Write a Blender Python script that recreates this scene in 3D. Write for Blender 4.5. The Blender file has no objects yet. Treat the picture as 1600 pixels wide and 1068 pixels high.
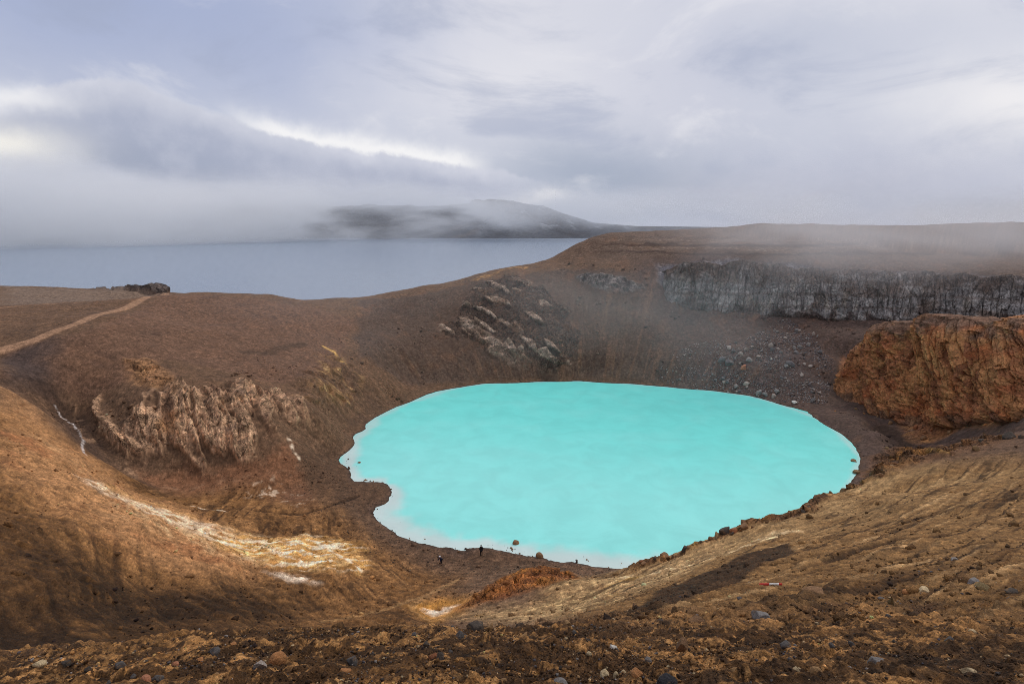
import bpy, math, random
import numpy as np
from mathutils import Vector, Matrix, Euler
random.seed(7)
R = math.radians
scene = bpy.context.scene
COL = scene.collection
f32 = np.float32

# ----------------------------------------------------------------- survey of the crater (metres; pool level z = 0)
CTRL = np.array([
  (-37.16,123.13,0.00), (-34.07,111.57,0.00), (-32.00,106.95,0.00), (-26.96,106.36,0.00), (-23.26,102.12,0.00), (-23.05,97.68,0.00),
  (-25.03,94.99,0.00), (-23.43,91.08,0.00), (-19.12,86.24,0.00), (-13.90,83.32,0.00), (-8.94,82.02,0.00), (-7.64,81.11,0.00),
  (-6.50,82.02,0.00), (-3.56,82.20,0.00), (0.00,80.93,0.00), (2.98,80.04,0.00), (6.85,78.66,0.00), (11.61,77.65,0.00),
  (17.70,76.66,0.00), (28.00,77.50,0.00), (38.00,81.00,0.00), (48.00,86.50,0.00), (57.00,93.00,0.00), (63.00,98.00,0.00),
  (64.12,101.31,0.00), (69.92,108.45,0.00), (74.67,114.85,0.00), (77.53,119.40,0.00), (81.23,134.36,0.00), (81.19,146.59,0.00),
  (77.27,156.76,0.00), (71.69,165.63,0.00), (61.95,171.14,0.00), (49.11,175.50,0.00), (37.59,179.30,0.00), (21.23,182.45,0.00),
  (10.57,181.65,0.00), (-8.35,179.30,0.00), (-20.14,172.57,0.00), (-29.87,159.20,0.00), (-36.28,146.59,0.00), (-37.10,136.18,0.00),
  (-37.92,129.14,0.00), (0.00,100.00,-6.00), (15.00,125.00,-8.00), (40.00,110.00,-6.00), (15.00,150.00,-6.00), (55.00,140.00,-6.00),
  (-15.00,120.00,-5.00), (20.00,95.00,-4.00), (-5.00,160.00,-4.00), (40.00,160.00,-4.00), (75.00,130.00,-4.00), (60.00,115.00,-5.00),
  (0.00,85.00,-1.50), (-20.00,100.00,-1.50), (-12.00,135.00,-4.00), (-10.51,76.74,0.80), (-4.73,79.32,0.45), (-17.59,78.86,1.60),
  (-25.37,88.07,1.30), (-31.67,96.52,1.10), (0.00,76.89,0.70), (5.65,75.44,0.80), (12.17,74.95,0.70), (-8.91,71.17,2.40),
  (-13.01,69.25,3.20), (-17.10,68.33,4.30), (-12.65,62.73,5.40), (-8.11,58.14,6.60), (-14.02,55.20,8.40), (-17.90,50.02,10.50),
  (-27.12,99.29,0.35), (-36.63,100.94,1.50), (-41.66,118.45,2.20), (-36.00,92.35,2.00), (0.00,69.49,4.20), (4.39,70.37,4.20),
  (8.17,68.64,3.80), (-4.69,62.08,6.30), (-1.42,56.13,8.50), (3.72,59.08,8.00), (9.59,63.71,6.50), (8.61,52.41,12.00),
  (88.96,136.93,1.60), (93.37,148.43,1.20), (95.27,153.23,1.50), (87.32,126.85,2.00), (81.47,120.92,1.20), (0.00,0.00,48.30),
  (-2.00,0.00,48.20), (2.00,0.00,48.35), (0.00,-3.00,48.90), (0.00,2.00,47.25), (-6.00,-2.00,47.60), (6.00,-2.00,48.80),
  (-6.30,6.03,44.49), (-2.61,5.00,45.44), (0.00,4.65,45.75), (2.34,4.48,45.91), (4.50,4.31,46.07), (-9.45,9.16,42.30),
  (-8.10,10.52,41.46), (-5.85,11.44,40.98), (-3.15,12.35,40.42), (-1.57,12.34,40.38), (0.00,12.34,40.39), (0.00,7.43,43.86),
  (-3.82,7.41,43.76), (2.81,11.00,41.31), (1.80,6.98,44.13), (3.82,7.43,43.86), (5.62,8.77,42.88), (8.10,7.89,43.60),
  (-7.56,7.28,43.62), (4.86,6.26,44.64), (-18.00,17.47,33.84), (-14.85,19.30,32.80), (-10.80,21.14,31.63), (-5.85,22.96,30.50),
  (-2.92,22.94,30.42), (-0.31,24.72,29.94), (-30.60,29.81,25.81), (-36.00,35.96,25.95), (-44.99,46.06,25.45), (-61.19,64.15,24.11),
  (-82.79,88.83,25.12), (-33.75,53.93,13.93), (-28.12,44.28,16.63), (-30.71,37.19,21.97), (-38.02,46.97,19.88), (-41.62,67.67,11.22),
  (-24.30,64.72,6.71), (-20.92,54.90,8.62), (-46.79,58.95,18.58), (-58.49,74.76,16.02), (-24.75,48.71,13.29), (-66.14,79.24,18.02),
  (-75.75,87.06,21.38), (-68.58,85.85,15.36), (-63.46,85.08,11.54), (-57.95,85.36,7.87), (-50.21,85.91,5.57), (-42.29,86.59,3.85),
  (-37.60,87.84,2.48), (-34.20,68.99,7.66), (-28.01,75.53,4.67), (-30.28,91.95,1.60), (-40.11,139.24,1.30), (-40.50,131.40,1.10),
  (-38.81,146.66,1.60), (-34.66,155.64,1.50), (-78.38,98.34,11.55), (-88.19,106.90,13.54), (-91.96,105.25,20.52), (-103.49,112.07,23.97),
  (-93.70,115.96,23.07), (-84.36,121.81,21.71), (-73.00,113.94,18.09), (-60.74,101.88,8.88), (-53.09,112.63,11.58), (-58.49,96.95,4.67),
  (-45.28,108.49,6.22), (-43.87,124.08,7.68), (-48.26,138.08,11.33), (-54.33,133.25,12.68), (-62.99,156.63,17.32), (-70.87,136.43,18.31),
  (-76.49,167.93,22.77), (-89.99,158.05,24.37), (-47.24,97.65,3.08), (-40.92,99.27,1.01), (-73.93,100.47,11.98), (-71.11,104.04,14.51),
  (-80.63,107.15,14.77), (-67.49,93.45,7.52), (-95.05,127.98,27.03), (-105.29,114.28,24.81), (-100.31,120.68,26.23), (-97.86,143.56,28.37),
  (-107.09,169.25,29.33), (-121.48,133.36,28.38), (-114.17,143.56,28.37), (-152.98,169.07,28.40), (-135.66,179.01,27.12), (-117.55,189.25,27.32),
  (-118.01,194.49,28.01), (-106.86,189.46,28.37), (-99.35,191.50,28.35), (-91.65,193.45,27.91), (-83.24,199.30,26.57), (-78.79,205.00,24.50),
  (-75.59,208.85,23.31), (-69.81,212.92,23.28), (-61.87,219.03,23.25), (-50.62,224.41,24.63), (-36.22,229.96,26.86), (-15.86,235.75,30.24),
  (-5.35,239.28,32.61), (2.70,241.62,34.05), (8.17,243.74,34.46), (16.74,250.22,36.26), (24.09,254.98,39.65), (30.24,259.71,42.87),
  (36.56,264.29,45.34), (44.54,268.77,47.31), (60.29,273.08,48.45), (78.97,275.24,49.03), (122.38,277.76,51.42), (151.86,275.60,50.82),
  (176.83,267.32,50.22), (196.85,255.07,50.21), (215.97,245.14,51.52), (-202.47,224.96,27.36), (-187.68,234.80,25.58), (-174.02,237.64,24.48),
  (-161.98,239.64,24.26), (-150.81,245.52,23.08), (-147.06,242.42,22.87), (-253.09,281.20,9.70), (-384.70,427.43,-22.00), (-526.43,584.90,-26.00),
  (-217.52,297.05,4.10), (-330.63,451.52,-22.00), (-452.44,617.87,-26.00), (-188.51,306.90,2.35), (-286.54,466.49,-22.00), (-392.11,638.36,-26.00),
  (-133.58,236.83,0.96), (-203.04,359.98,-22.00), (-277.84,492.60,-26.00), (-114.57,241.81,0.39), (-174.14,367.56,-22.00), (-238.30,502.97,-26.00),
  (-94.49,261.06,-7.36), (-143.62,396.81,-22.00), (-196.54,543.00,-26.00), (-63.27,280.52,-5.71), (-96.18,426.38,-22.00), (-131.61,583.47,-26.00),
  (-19.83,294.68,1.30), (-30.13,447.92,-22.00), (-41.24,612.94,-26.00), (10.21,304.67,6.57), (15.52,463.10,-22.00), (21.23,633.71,-26.00),
  (37.80,324.64,21.09), (57.45,493.46,-22.00), (78.61,675.26,-26.00), (75.37,341.35,36.06), (114.56,518.85,10.00), (156.76,710.01,-26.00),
  (152.98,347.20,41.78), (232.53,527.75,10.00), (318.20,722.18,-10.00), (221.03,334.15,40.27), (335.97,507.90,10.00), (459.75,695.02,-10.00),
  (269.97,306.42,43.90), (410.35,465.76,10.00), (561.53,637.36,-10.00), (-37.12,159.32,5.38), (-40.94,178.17,12.82), (-44.99,197.57,17.97),
  (-21.37,185.15,7.00), (-23.28,204.48,16.85), (0.00,188.08,6.32), (0.00,202.51,17.17), (0.00,221.77,26.68), (32.40,187.10,6.55),
  (34.59,202.51,17.17), (37.12,220.26,29.32), (40.49,242.42,38.02), (70.87,255.66,42.98), (113.39,255.66,42.98), (164.00,245.99,40.55),
  (199.78,224.23,38.92), (-32.04,172.27,3.83), (17.28,187.10,6.55), (18.45,202.51,17.17), (20.25,225.26,28.85), (59.62,210.83,23.06),
  (70.19,206.39,21.27), (81.10,204.18,20.41), (92.69,204.04,19.73), (103.77,202.92,19.20), (114.74,201.79,18.68), (127.24,199.72,18.54),
  (60.47,225.26,33.88), (73.90,220.62,36.17), (85.04,217.55,36.13), (96.74,216.40,35.48), (108.32,215.30,35.07), (119.80,214.10,34.20),
  (132.91,211.90,33.42), (147.40,208.80,33.20), (160.63,204.69,33.07), (169.27,198.58,33.13), (177.10,192.40,32.80), (141.02,196.58,18.13),
  (153.54,192.41,17.69), (160.72,185.50,18.85), (166.03,177.81,21.17), (52.87,183.20,7.45), (72.44,179.31,8.36), (91.62,176.38,9.03),
  (77.17,192.74,14.28), (92.33,165.12,3.76), (106.93,190.78,14.65), (103.49,179.31,8.36), (91.83,150.20,0.62), (90.08,135.85,0.29),
  (88.27,125.76,0.83), (99.43,167.86,2.18), (97.44,158.37,0.65), (97.39,149.07,0.07), (97.89,139.98,0.52), (95.61,128.72,0.32),
  (96.51,124.82,1.20), (99.21,119.42,4.81), (100.39,113.00,8.37), (99.89,105.60,12.15), (99.44,99.15,15.57), (110.89,181.26,7.90),
  (115.49,182.29,13.03), (118.09,178.07,17.42), (118.99,169.37,19.80), (119.91,161.53,21.38), (122.05,152.63,22.78), (124.02,144.75,24.19),
  (125.08,137.06,26.51), (127.69,130.22,27.98), (131.02,179.34,18.64), (134.62,173.39,19.48), (144.88,181.27,18.09), (145.11,169.49,20.37),
  (147.58,161.75,22.47), (126.25,181.27,18.09), (154.78,157.91,23.67), (4.05,15.94,37.99), (7.87,31.15,27.41), (12.37,49.26,16.02),
  (15.97,63.87,7.55), (7.20,14.20,39.50), (10.80,21.47,35.04), (17.10,34.33,27.99), (26.10,52.78,18.33), (12.37,19.68,36.29),
  (25.31,40.95,25.43), (39.37,64.48,15.63), (7.09,9.20,42.53), (13.50,17.84,37.31), (21.60,28.91,31.47), (37.12,50.42,21.78),
  (53.99,74.22,13.37), (18.00,17.98,37.98), (44.99,46.06,25.45), (67.49,70.25,18.97), (29.92,34.58,29.25), (56.69,66.96,17.83),
  (16.63,69.44,4.81), (21.65,69.76,6.42), (26.15,70.59,8.02), (30.71,71.36,9.30), (35.77,72.96,9.65), (41.51,75.59,10.01),
  (48.09,79.17,10.10), (54.67,83.76,10.08), (61.33,87.88,10.28), (70.92,91.20,11.57), (79.37,92.51,13.02), (87.29,91.89,15.00),
  (77.50,99.67,4.51), (86.66,101.01,6.12), (95.39,100.42,8.25), (110.00,60.00,36.00), (150.00,110.00,42.00), (60.00,10.00,45.00),
  (120.00,0.00,48.00), (200.00,60.00,50.00), (300.00,150.00,48.00), (260.00,260.00,50.00), (400.00,100.00,40.00), (-70.00,20.00,42.00),
  (-130.00,60.00,40.00), (-150.00,120.00,33.00), (-120.00,-20.00,46.00), (0.00,-60.00,47.00), (100.00,-80.00,46.00), (-100.00,-100.00,42.00),
  (0.00,-200.00,40.00), (-260.00,100.00,30.00), (-260.00,200.00,24.00), (-350.00,60.00,25.00), (-420.00,250.00,10.00), (500.00,300.00,30.00),
  (300.00,-200.00,35.00), (-300.00,-200.00,30.00), (0.00,-500.00,30.00), (600.00,0.00,25.00), (-600.00,0.00,10.00), (450.00,500.00,20.00),
  (-500.00,400.00,-20.00), (-300.00,400.00,-24.00),
])
SHORE = [(-37.2,123.1), (-34.1,111.6), (-32.0,106.9), (-27.0,106.4), (-23.3,102.1), (-23.1,97.7), (-25.0,95.0), (-23.4,91.1), (-19.1,86.2), (-13.9,83.3), (-8.9,82.0), (-7.6,81.1), (-6.5,82.0), (-3.6,82.2), (0.0,80.9), (3.0,80.0), (6.8,78.7), (11.6,77.7), (17.7,76.7), (28.0,77.5), (38.0,81.0), (48.0,86.5), (57.0,93.0), (63.0,98.0), (64.1,101.3), (69.9,108.4), (74.7,114.9), (77.5,119.4), (81.2,134.4), (81.2,146.6), (77.3,156.8), (71.7,165.6), (61.9,171.1), (49.1,175.5), (37.6,179.3), (21.2,182.5), (10.6,181.7), (-8.4,179.3), (-20.1,172.6), (-29.9,159.2), (-36.3,146.6), (-37.1,136.2), (-37.9,129.1)]
RUST_BASE = [(101.25,170.43,2.27), (99.19,160.36,0.42), (99.49,151.57,-0.20), (101.57,143.52,0.34), (100.63,134.68,-0.46), (102.50,129.08,2.12), (103.15,124.45,4.46), (103.35,116.54,8.23), (103.04,109.08,11.71), (103.87,103.04,14.60)]
RUST_TOP = [(103.23,172.89,9.44), (106.30,171.66,15.99), (107.45,164.67,21.78), (108.41,156.08,24.69), (109.31,147.78,26.55), (110.10,143.30,27.10), (110.24,138.33,27.73), (111.36,130.39,28.86), (111.59,122.68,31.10), (112.53,115.84,32.55)]
GREY_BASE = [(56.66,218.67,26.51), (59.34,209.75,22.72), (69.85,205.31,20.95), (80.71,203.10,20.10), (92.24,202.96,19.43), (103.26,201.83,18.90), (114.17,200.71,18.38), (126.61,198.64,18.25), (140.31,195.46,17.63), (152.76,191.29,17.22), (159.87,184.39,18.40), (169.13,176.66,20.54)]
GREY_TOP = [(57.19,224.05,32.97), (61.59,220.52,35.69), (72.22,215.68,36.96), (83.07,212.61,36.91), (94.71,211.96,36.25), (106.05,210.86,35.85), (117.27,209.67,35.00), (130.08,207.48,34.23), (144.21,204.37,34.01), (157.09,200.27,33.89), (164.99,193.66,33.98), (174.80,185.46,33.83)]

POLYGONS = {
  'grey_cliff': [(57.5,228.8), (74.2,221.6), (97.2,217.5), (120.0,214.6), (141.9,211.0), (160.6,204.7), (174.5,194.3), (181.7,190.3), (172.1,177.8), (162.9,178.8), (160.7,185.5), (153.5,192.4), (141.0,196.6), (127.4,200.0), (103.9,203.2), (81.3,204.7), (62.0,211.0), (56.7,219.5)],
  'rust_cliff': [(101.8,171.0), (109.0,182.3), (108.9,177.0), (118.4,181.2), (133.9,183.3), (140.2,175.4), (141.7,165.5), (146.5,152.9), (105.8,108.1), (102.3,109.7), (101.0,121.8), (95.7,125.6), (94.7,128.8), (99.7,140.3), (99.0,150.4), (99.2,159.9)],
  'centre_outcrop': [(-18.2,214.8), (-10.2,227.5), (0.0,232.3), (12.5,221.6), (19.0,209.2), (23.4,194.3), (20.6,187.8), (12.9,185.5), (0.0,188.4), (-8.8,191.9), (-17.3,193.5), (-23.4,194.3), (-24.9,202.5), (-19.1,204.6)],
  'badlands': [(-85.2,109.8), (-74.7,105.9), (-68.8,113.3), (-64.3,122.9), (-59.1,126.8), (-51.3,125.1), (-47.3,118.5), (-49.6,106.8), (-52.6,102.1), (-57.9,100.6), (-63.9,101.1), (-67.4,96.9), (-70.0,92.7), (-77.3,99.2)],
  'tan_knoll': [(-83.6,121.1), (-79.8,122.2), (-68.9,114.8), (-68.8,111.0), (-77.8,114.2)],
  'yellow_outcrop': [(-52.6,134.7), (-52.7,151.9), (-53.8,164.2), (-46.1,159.2), (-41.7,155.5), (-43.2,144.7), (-45.5,129.1), (-49.1,126.9)],
  'small_outcrop': [(25.1,228.7), (33.2,228.2), (43.7,222.3), (49.8,217.8), (44.8,214.8), (34.3,217.7), (26.3,222.7)],
  'orange_ridge': [(-2.8,63.8), (0.0,68.7), (2.6,69.9), (7.9,74.4), (8.7,69.7), (5.6,63.5), (1.5,60.7), (-2.2,58.7), (-6.0,57.4), (-4.6,61.0)],
  'jumble': [(70.8,107.8), (84.1,120.6), (93.4,122.4), (74.7,84.9), (76.1,80.5), (71.2,80.7), (63.9,82.1), (57.5,81.7), (54.2,82.3)],
  'plateau': [(-190.9,212.0), (-177.7,222.3), (-169.7,231.7), (-328.2,486.0), (-305.4,498.1), (-118.2,190.3), (-128.5,169.5), (-141.1,155.7)],
  'dark_tri': [(-104.5,113.3), (-100.5,122.2), (-91.1,108.5), (-91.6,103.3), (-93.6,100.6)],
  'lefttop': [(-105.5,114.5), (-95.2,128.2), (-107.3,176.6), (-73.1,189.7), (-52.2,191.0), (-50.0,143.3), (-56.5,131.1), (-67.1,128.6), (-80.5,124.6), (-80.1,114.6), (-91.1,109.9)],
  'back': [(-56.9,209.7), (-15.4,228.2), (0.0,231.5), (21.0,234.8), (53.0,225.6), (57.4,211.6), (49.7,178.3), (21.3,183.1), (-8.4,180.8), (-31.5,169.1), (-45.9,165.6)],
  'darkbowl': [(-45.1,46.1), (-41.5,45.5), (-37.0,45.7), (-32.8,48.3), (-28.9,54.7), (-23.2,57.5), (-22.2,47.0), (-25.1,40.9), (-27.2,34.2), (-29.7,28.9)],
  'spur': [(-79.8,85.6), (-74.5,85.5), (-67.3,84.1), (-61.5,82.4), (-53.4,78.6), (-45.7,74.8), (-36.4,70.1), (-31.0,65.6), (-31.1,59.1), (-36.6,54.5), (-41.6,51.9), (-49.0,54.5), (-57.9,60.5)],
  'deposit': [(-40.6,70.2), (-34.2,74.8), (-27.4,79.3), (-22.8,76.6), (-19.9,70.8), (-21.4,67.1), (-25.2,67.2), (-29.7,66.1), (-34.3,65.8)],
  'white2': [(-29.8,62.7), (-26.3,63.7), (-24.0,62.0), (-26.5,61.3)],
  'white3': [(-9.9,57.6), (-6.4,59.1), (-7.3,57.4), (-8.2,55.8)],
  'halo3': [(-11.8,58.2), (-8.6,61.8), (-5.3,60.1), (-6.4,55.8), (-8.2,53.7)],
  'olive': [(4.3,57.0), (8.5,67.8), (15.4,64.7), (21.8,62.7), (25.9,59.9), (14.4,44.3), (7.2,35.5), (4.0,31.8), (-2.7,52.5), (-5.6,55.5)],
  'talusgrey': [(52.1,179.8), (63.9,184.9), (80.9,185.3), (96.9,197.5), (99.2,179.0), (87.5,159.0), (76.2,162.9), (60.5,173.0)],
  'beach': [(-43.3,113.6), (-39.1,121.3), (-33.3,108.4), (-23.3,102.2), (-25.0,95.0), (-23.3,90.4), (-19.0,85.5), (-8.9,81.5), (-3.5,81.3), (3.0,79.6), (16.1,69.7), (11.9,73.2), (4.3,69.7), (-2.7,72.2), (-7.5,75.6), (-15.0,75.5), (-24.8,83.8), (-31.8,93.2), (-36.7,101.2), (-41.9,105.6)],
  'leftflat': [(-59.4,98.8), (-49.5,103.3), (-44.6,109.9), (-37.9,101.2), (-35.6,91.1), (-43.3,88.7), (-60.4,90.7), (-67.5,93.5)],
  'hollow': [(7.8,13.9), (9.4,15.2), (11.3,16.2), (9.1,13.6), (7.6,12.8)],
  'hollow2': [(9.2,12.2), (12.5,15.9), (14.0,16.5), (11.5,13.7), (9.7,12.1)],
  'darkmud': [(2.1,4.6), (3.5,6.1), (5.0,7.3), (6.9,8.5), (9.1,8.9), (4.6,4.4)],
  'lava': [(-184.7,237.5), (-173.5,240.6), (-159.3,235.5), (-146.6,236.5), (-147.1,242.5), (-153.0,250.6), (-171.4,253.6), (-191.2,249.6)],
  'spurlight': [(-52.2,68.4), (-40.6,70.2), (-33.8,73.9), (-31.6,64.2), (-38.6,61.2), (-45.2,61.5)],
  'darkstreak': [(3.9,20.7), (10.3,34.0), (17.7,41.7), (25.4,47.3), (21.6,39.2), (13.7,29.6), (7.2,20.0), (3.5,13.7)],
  'whitefloor': [(-45.3,101.5), (-39.8,99.4), (-35.6,91.1), (-40.5,92.3), (-46.9,96.9)],
  'rightrust': [(107.9,151.8), (105.9,128.7), (112.6,122.4), (102.3,109.8), (101.3,122.2), (95.3,127.2)],
}
STROKES = {
  'road': ([(-105.8,114.9), (-102.4,120.7), (-101.4,130.8), (-103.7,145.0), (-107.9,164.5), (-117.2,191.5)], 2.6),
  'road2': ([(-132.8,146.4), (-130.9,156.1), (-125.0,165.0)], 1.5),
  'path': ([(-19.8,52.7), (-18.6,54.1), (-15.0,56.4), (-12.3,60.7), (-9.1,65.7), (-7.3,69.0)], 0.9),
  'path2': ([(-8.8,54.1), (-10.9,56.3), (-11.6,59.1), (-10.6,62.0)], 1.0),
  'white1': ([(-52.9,68.9), (-50.8,69.7), (-47.5,69.6), (-44.1,69.9), (-40.6,70.2)], 3.6),
  'ochre': ([(-51.5,70.8), (-44.6,70.8), (-36.6,70.6), (-29.7,72.6), (-21.8,73.2)], 5.0),
  'white4': ([(-28.3,76.3), (-25.0,73.3), (-21.7,69.7)], 0.8),
  'white5': ([(-22.6,71.1), (-20.5,68.4)], 0.8),
  'white6': ([(-45.3,101.5), (-41.5,99.1), (-36.5,91.1)], 1.5),
  'white7': ([(-45.9,110.8), (-43.8,108.4), (-42.4,107.1)], 0.7),
  'white8': ([(-49.2,80.7), (-45.4,82.7)], 0.6),
  'white9': ([(-39.1,70.5), (-35.8,72.6), (-30.4,74.5)], 0.8),
  'white10': ([(-35.0,71.6), (-30.9,69.2), (-27.3,68.6)], 0.6),
  'spurorange': ([(-66.8,71.7), (-64.5,71.7), (-60.3,69.2)], 2.2),
  'spurpale': ([(-67.3,78.5), (-63.1,76.5), (-58.3,71.9)], 2.0),
  'stream': ([(-89.7,107.0), (-88.0,106.0), (-87.0,106.2), (-82.0,101.5), (-80.5,100.4), (-68.6,85.7), (-65.8,82.5)], 0.26),
  'palecrest': ([(12.9,64.4), (18.3,56.5), (24.3,54.4), (30.4,57.5)], 2.0),
  'ledge': ([(16.3,68.6), (21.4,66.2), (25.2,65.9), (28.6,66.4), (32.0,65.2), (38.5,68.5), (53.2,82.9)], 2.2),
  'creek': ([(-42.4,85.7), (-37.8,88.2), (-33.2,90.8), (-31.2,95.0), (-28.7,99.3)], 0.7),
  'rilla': ([(12.9,32.2), (14.3,32.3), (16.4,32.0), (18.7,32.7), (23.2,33.4)], 0.3),
  'rillb': ([(11.0,20.5), (13.3,21.8), (19.1,27.4), (23.3,29.8)], 0.26),
  'rillc': ([(6.7,15.1), (7.8,16.0), (9.5,17.3), (11.7,18.6)], 0.2),
  'rilld': ([(19.4,31.7), (28.1,37.9), (35.6,40.3), (39.4,40.2)], 0.5),
  'rille': ([(14.9,27.1), (20.8,29.8), (24.7,31.1), (32.1,32.6)], 0.36),
  'rillf': ([(12.8,20.4), (17.7,20.8), (23.5,23.7)], 0.26),
  'rillg': ([(13.2,18.7), (15.0,18.6), (16.5,18.3)], 0.2),
  'rillh': ([(30.2,46.2), (41.0,52.4), (46.9,52.7), (51.7,53.4)], 0.6),
  'rilli': ([(15.6,20.7), (21.0,23.4), (27.1,27.4)], 0.2),
  'ravine_shade': ([(-91.5,107.3), (-88.7,107.1), (-80.5,99.4), (-64.9,83.3), (-64.3,91.0), (-55.1,90.7)], 4.5),
  'slab': ([(-17.7,203.9), (-9.0,195.4), (0.0,188.4), (5.6,184.7)], 4.5),
  'tanridge': ([(-14.1,229.0), (-7.9,234.4), (-1.3,239.1), (4.0,239.2)], 3.0),
  'darkband': ([(-67.9,143.7), (-64.7,151.9), (-60.3,161.6)], 2.5),
  'yellowline': ([(-55.7,164.4), (-51.3,161.9), (-47.7,158.4)], 1.0),
}

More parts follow.
